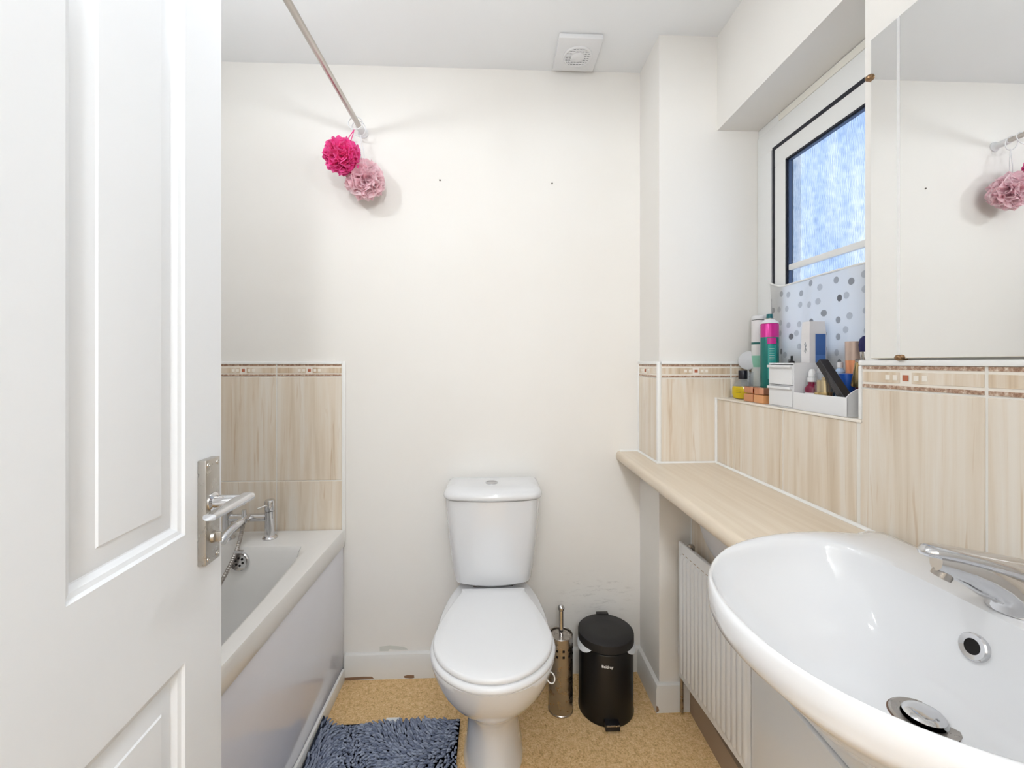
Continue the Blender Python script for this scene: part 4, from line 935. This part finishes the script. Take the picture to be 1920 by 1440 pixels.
# oil bottle: clear round glass, yellow oil in the lower half, black cap
t, _ = bottle('oil_bottle', (0.828, 1.422, zs_), [
    ('glass', [(0.0295, 0.0425), (0.029, 0.046), (0.022, 0.055), (0.011, 0.060), (0.009, 0.066), (0.009, 0.070)], M_CLEAR),
    ('oil', [(0.022, 0), (0.029, 0.004), (0.0325, 0.016), (0.0325, 0.034), (0.0305, 0.042), (0.0, 0.042)], M_OIL),
    ('cap', [(0.0135, 0.066), (0.0138, 0.067), (0.0138, 0.093), (0.0132, 0.094), (0.0, 0.094)], pb('black_bottle_cap', (22, 20, 30), 0.3))],
    'round clear bottle of yellow oil with a black cap on the sill end', 'bottle')
for k in range(3):
    m_ = MB(); n = 8; rr = 0.0327
    m_.loft([[Vector((0.828 + rr * math.cos(a), 1.405 + rr * math.sin(a), zs_ + 0.024 + 0.006 * k + h_)) for a in [3.35 + 0.6 * q / n for q in range(n + 1)] + [3.95 - 0.6 * q / n for q in range(n + 1)]] for h_ in (0, 0.0012)]) if False else m_.tube([(0.828 + rr * math.cos(3.5 + 0.5 * q / n), 1.422 + rr * math.sin(3.5 + 0.5 * q / n), zs_ + 0.022 + 0.006 * k) for q in range(n + 1)], 0.0006, 4)
    obj('print_line', m_, M_BLACK, t)
M_AMBER = pb('amber_glass', (206, 140, 96), 0.15, coat=0.3); M_COPPER = pb('copper_lid', (214, 158, 130), 0.18, 1.0)
def jar(loc, label, am):
    t = thing('cosmetic_jar', loc, label, 'jar', rotz=0.06)
    obj('glass_base', MB().box(-0.0225, 0.0225, -0.0225, 0.0225, 0, 0.025, 0.004), am, t, local=True)
    obj('lid', MB().box(-0.0215, 0.0215, -0.0215, 0.0215, 0.0262, 0.047, 0.003), M_COPPER, t, local=True)
jar((0.806, 1.320, zs_), 'square amber cosmetic jar with copper lid next to the oil bottle', M_AMBER)
jar((0.803, 1.262, zs_), 'square orange amber jar with copper lid next to the white drawers', pb('orange_amber_glass', (224, 158, 104), 0.15, coat=0.3))
# hairspray can
M_CAN = banded('hairspray_print', [(0.0, (22, 112, 104)), (0.80, (22, 112, 104)), (0.81, (206, 40, 142)), (0.93, (206, 40, 142))], 0.245, 0.25, 0.2)
t, pr_ = bottle('hairspray_can', (0.857, 1.326, zs_), [
    ('can', [(0.023, 0), (0.0255, 0.003), (0.0255, 0.238), (0.024, 0.241), (0.0, 0.241)], M_CAN),
    ('shoulder', [(0.0252, 0.2415), (0.0245, 0.244), (0.018, 0.250), (0.014, 0.253), (0.0145, 0.255), (0.0, 0.255)], M_PLASTW),
    ('collar', [(0.0135, 0.2552), (0.0135, 0.2572), (0.0, 0.2572)], M_STEEL),
    ('nozzle', [(0.0095, 0.2575), (0.0085, 0.267), (0.0085, 0.271), (0.0, 0.271)], pb('teal_plastic', (24, 104, 108), 0.35))],
    'tall teal and magenta hairspray can standing on the sill', 'spray can')
M_TEALP = pb('light_teal_print', (40, 150, 142), 0.3)
for k, (a0, a1, z0, z1, mm) in enumerate([(3.9, 4.9, 0.178, 0.197, pb('magenta_print', (206, 40, 142), 0.3)), (3.95, 4.9, 0.07, 0.176, M_TEALP), (4.0, 4.85, 0.110, 0.1135, M_PRINTW)]):
    m_ = MB(); r0 = 0.0256 + 0.0001 * k; n = 10
    A = [[Vector((0.857 + (r0 + d) * math.cos(a0 + (a1 - a0) * q / n), 1.326 + (r0 + d) * math.sin(a0 + (a1 - a0) * q / n), zs_ + z_)) for q in range(n + 1)] for z_, d in ((z0, 0), (z1, 0))]
    for q in range(n): m_.bm.faces.new([m_.bm.verts.new(p) for p in (A[0][q], A[0][q + 1], A[1][q + 1], A[1][q])])
    bmesh.ops.remove_doubles(m_.bm, verts=m_.bm.verts[:], dist=1e-6); bmesh.ops.solidify(m_.bm, geom=m_.bm.faces[:], thickness=-0.0002)
    obj('printed_panel', m_, mm, t)
for k in range(6):
    m_ = MB(); m_.tube([(0.857 + 0.0259 * math.cos(4.1 + 0.55 * q / 6), 1.326 + 0.0259 * math.sin(4.1 + 0.55 * q / 6), zs_ + 0.128 + 0.007 * k) for q in range(7)], 0.0005, 4); obj('print_line', m_, M_PRINTW, t)
# white dry-shampoo tube behind it
M_SHP = banded('white_tube_print', [(0.0, (228, 232, 230)), (0.38, (150, 210, 186)), (0.52, (236, 236, 234)), (0.66, (44, 110, 104)), (0.685, (238, 234, 234))], 0.275, 0.35)
t, _ = bottle('shampoo_bottle', (0.893, 1.440, zs_), [('body', [(0.020, 0), (0.022, 0.003), (0.022, 0.262), (0.0, 0.264)], M_SHP), ('cap', [(0.0215, 0.2645), (0.022, 0.266), (0.022, 0.275), (0.019, 0.278), (0.0, 0.278)], M_PLASTW)],
    'tall white shampoo bottle with green print behind the hairspray can', 'bottle')
# round translucent lid standing behind the oil bottle on a clear pot
t = thing('makeup_brush_pot', (0.866, 1.455, zs_), 'clear tall pot with round milky disc standing behind the oil bottle', 'pot')
obj('pot', MB().lathe([(0.020, 0), (0.021, 0.002), (0.021, 0.088), (0.0195, 0.088), (0.0195, 0.004), (0.0, 0.004)], (0, 0, 0), 28), M_CLEAR, t, local=True)
m_ = MB(); m_.lathe([(0.029, -0.004), (0.032, -0.002), (0.032, 0.002), (0.029, 0.004), (0.0, 0.005)], (0.0, 0.0, 0.128), 36, (-0.75, -0.62, 0.2)); obj('disc', m_, M_MILKY, t, local=True)
m_ = MB(); m_.cyl((0, 0, 0.005), (0, 0, 0.1), 0.003); obj('stick', m_, M_MILKY, t, local=True)
o = obj('small_carton', MB().box(0.890, 0.905, 1.462, 1.486, zs_, zs_ + 0.082, 0.001), M_PLASTW); put(o, 'small plain white carton in the sill corner behind the oil bottle', 'carton')
# tall carton
t = thing('product_carton', (0.872, 1.160, zs_), 'tall white product carton with a blue printed panel behind the drawers', 'carton', rotz=0.0)
m_ = MB()
def cq(f): return [(-0.022 * f, -0.016 * f), (0.024 * f, -0.016 * f), (0.024 * f, 0.016 * f), (-0.022 * f, 0.016 * f)]
m_.loft([z3(cq(1), 0.0), z3(cq(1), 0.20), z3(cq(0.9), 0.232)])
obj('box', m_, pb('pale_card', (234, 230, 229), 0.6), t, local=True, smooth=0)
obj('blue_panel', MB().box(-0.006, 0.022, -0.0166, -0.016, 0.085, 0.198), banded('blue_card_print', [(0, (70, 110, 176)), (0.5, (88, 130, 196)), (0.7, (66, 106, 172))], 0.2), t, local=True, smooth=0)
for k, (y0_, z0_, y1_, z1_) in enumerate([(-0.006, 0.150, 0.004, 0.172), (0.004, 0.150, -0.006, 0.172), (-0.001, 0.146, -0.001, 0.176)]):
    obj('print_mark', MB().tube([(-0.0222, y0_, z0_), (-0.0222, y1_, z1_)], 0.0007, 5), MATS['grille_shadow_grey'], t, local=True)
# organiser with two drawers and an open tray
og = thing('makeup_organiser', (0.83, 1.07, zs_), 'white plastic makeup organiser with two small drawers and open tray', 'organiser')
ox0, ox1, oy0, oy1 = 0.775, 0.888, 0.930, 1.206; yd = 1.103; o0 = zs_ + 0.0005; th = 0.0025
oxd = 0.845
m_ = MB(); m_.box(ox0 + 0.003, oxd, yd, oy1, o0, o0 + th); m_.box(ox0 + 0.003, oxd, yd, oy1, o0 + 0.116, o0 + 0.119); m_.box(ox0 + 0.003, oxd, oy1 - th, oy1, o0 + th, o0 + 0.116)
m_.box(ox0 + 0.003, oxd, yd, yd + th, o0 + th, o0 + 0.116); m_.box(oxd - th, oxd, yd + th, oy1 - th, o0 + th, o0 + 0.116); m_.box(ox0 + 0.004, oxd - th, yd + th, oy1 - th, o0 + 0.057, o0 + 0.0595)
obj('drawer_case', m_, M_PLASTW, og, smooth=0)
for k in range(2):
    z0 = o0 + 0.0035 + 0.0575 * k
    d_ = obj('drawer', MB().box(ox0, oxd - 0.006, yd + 0.0035, oy1 - 0.0035, z0, z0 + 0.0525, 0.0012), M_PLASTW, og)
    obj('drawer_pull', MB().box(ox0 - 0.006, ox0 + 0.001, yd + 0.004, oy1 - 0.004, z0 + 0.0455, z0 + 0.0525, 0.0015), M_PLASTW, d_)
m_ = MB(); m_.box(ox0, ox1, oy0, yd, o0, o0 + th); m_.box(ox0, ox0 + th, oy0, yd - 0.0002, o0 + th, o0 + 0.043, 0.0008)
hs_ = [(ox0 + 0.0001, o0 + th), (ox1, o0 + th), (ox1, o0 + 0.075), (ox0 + 0.05, o0 + 0.070), (ox0 + 0.022, o0 + 0.060), (ox0 + 0.006, o0 + 0.050), (ox0 + 0.0001, o0 + 0.043)]
m_.loft([[Vector((x, oy0, z_)) for x, z_ in hs_], [Vector((x, oy0 + th, z_)) for x, z_ in hs_]]); m_.box(ox1 - th, ox1, oy0 + th, yd, o0 + th, o0 + 0.075)
obj('tray', m_, M_PLASTW, og, smooth=30)
zt = o0 + th + 0.0003
M_WINE = pb('wine_red_glass', (118, 10, 52), 0.15, coat=0.3)
bottle('serum_dropper_bottle', (0.808, 1.078, zt), [('bottle', [(0.014, 0), (0.016, 0.002), (0.016, 0.052), (0.013, 0.058), (0.0095, 0.061), (0.0095, 0.068), (0.0, 0.068)], banded('wine_label', [(0, (238, 232, 234)), (0.60, (124, 10, 54))], 0.068, 0.2)), ('collar', [(0.0105, 0.0685), (0.0105, 0.080), (0.0, 0.080)], M_PLASTW), ('pipette_bulb', [(0.007, 0.0802), (0.0085, 0.082), (0.008, 0.094), (0.005, 0.100), (0.0, 0.101)], M_PLASTW)],
    'wine red dropper bottle with white cap in the organiser tray', 'bottle')
bottle('lotion_pump_bottle', (0.835, 1.078, zt), [('bottle', [(0.012, 0), (0.0135, 0.002), (0.0135, 0.060), (0.010, 0.068), (0.0, 0.068)], M_PLASTW), ('cap', [(0.012, 0.0685), (0.012, 0.098), (0.009, 0.104), (0.0, 0.105)], M_MILKY)],
    'white bottle with translucent cap behind the wine red dropper bottle', 'bottle')
M_GOLD = pb('satin_gold', (206, 182, 132), 0.25, 0.9)
bottle('foundation_bottle', (0.806, 1.034, zt), [('body', [(0.0195, 0), (0.021, 0.002), (0.021, 0.045), (0.0, 0.045)], M_GOLD), ('pump', [(0.0165, 0.0452), (0.0165, 0.074), (0.006, 0.076), (0.006, 0.082), (0.0, 0.082)], M_GOLD), ('clear_cap', [(0.0205, 0.0455), (0.0205, 0.089), (0.018, 0.091), (0.0, 0.091)], M_CLEAR)],
    'gold foundation bottle under a clear cap in the organiser tray', 'bottle')
M_BLUE = pb('bright_blue_plastic', (36, 92, 190), 0.3)
bottle('blue_tube', (0.842, 1.010, zt), [('tube', [(0.015, 0), (0.016, 0.002), (0.0165, 0.09), (0.0, 0.092)], M_BLUE)], 'bright blue tube standing behind the gold foundation bottle', 'tube')
bottle('primer_bottle', (0.866, 1.060, zt), [('bottle', [(0.010, 0), (0.012, 0.002), (0.012, 0.095), (0.006, 0.103), (0.0, 0.104)], pb('pale_blue_plastic', (176, 200, 232), 0.25)), ('cap', [(0.0065, 0.1045), (0.0065, 0.118), (0.0, 0.119)], M_PLASTW)], 'pale blue slim bottle at the back of the organiser tray', 'bottle')
# black carton leaning over to the right
t = thing('mascara_carton', (0.800, 0.948, zt + 0.022), 'slim black printed carton leaning over in the organiser tray', 'carton', rot=(math.radians(-41), 0, 0))
obj('box', MB().box(-0.013, 0.009, -0.0085, 0.0085, 0.0, 0.130, 0.001, 1), pb('black_card', (34, 32, 36), 0.45), t, local=True)
for k in range(4):
    obj('print_line', MB().box(-0.0134, -0.013, -0.006 + 0.003 * k, -0.0052 + 0.003 * k, 0.03, 0.095 - 0.011 * k), pb('grey_print_%s' % 'abcd'[k], (96, 92, 92), 0.5), t, local=True, smooth=0)
bottle('nail_polish_bottle', (0.842, 0.966, zt), [('bottle', [(0.013, 0), (0.0145, 0.002), (0.0145, 0.055), (0.008, 0.060), (0.0, 0.060)], M_WINE), ('cap', [(0.009, 0.0605), (0.008, 0.085), (0.0, 0.086)], M_BLACK)], 'dark red nail polish bottle behind the leaning black carton', 'bottle')
bottle('bronzer_tube', (0.868, 1.020, zt), [('tube', [(0.012, 0), (0.015, 0.05), (0.0175, 0.13), (0.018, 0.168), (0.0, 0.169)], banded('rose_gold_print', [(0, (236, 160, 116)), (0.66, (236, 160, 116)), (0.72, (206, 182, 168))], 0.169, 0.3, 0.3))], 'peach and rose gold flared cosmetic tube standing in the tray back', 'tube')
t, _ = bottle('concealer_tube', (0.838, 0.975, zt + 0.062), [('tube', [(0.013, 0), (0.0135, 0.001), (0.0135, 0.056), (0.012, 0.058), (0.0, 0.058)], M_GOLD), ('end_ring', [(0.014, 0.0582), (0.014, 0.062), (0.0, 0.062)], M_STEEL)], 'gold cosmetic tube tilted on top of the dark red bottle', 'tube', rot=(math.radians(14), 0, 0))
t, _ = bottle('makeup_brush', (0.866, 0.985, zt), [('handle', [(0.004, 0), (0.006, 0.03), (0.007, 0.115), (0.0, 0.115)], pb('pink_handle', (226, 60, 120), 0.3)), ('ferrule', [(0.0085, 0.1152), (0.011, 0.138), (0.0115, 0.142), (0.0, 0.142)], M_CHROME), ('bristles', [(0.011, 0.1422), (0.013, 0.158), (0.011, 0.172), (0.005, 0.179), (0.0, 0.18)], pb('navy_bristles', (32, 30, 84), 0.7))], 'navy bristled makeup brush standing at the tray end', 'brush')
bottle('mini_bottle', (0.862, 1.232, zs_), [('bottle', [(0.009, 0), (0.010, 0.002), (0.010, 0.09), (0.006, 0.10), (0.006, 0.110), (0.0, 0.11)], M_CLEAR), ('cap', [(0.0075, 0.1102), (0.0075, 0.124), (0.003, 0.126), (0.003, 0.140), (0.0, 0.14)], M_BLACK)], 'small clear bottle with black pump cap behind the drawers', 'bottle')
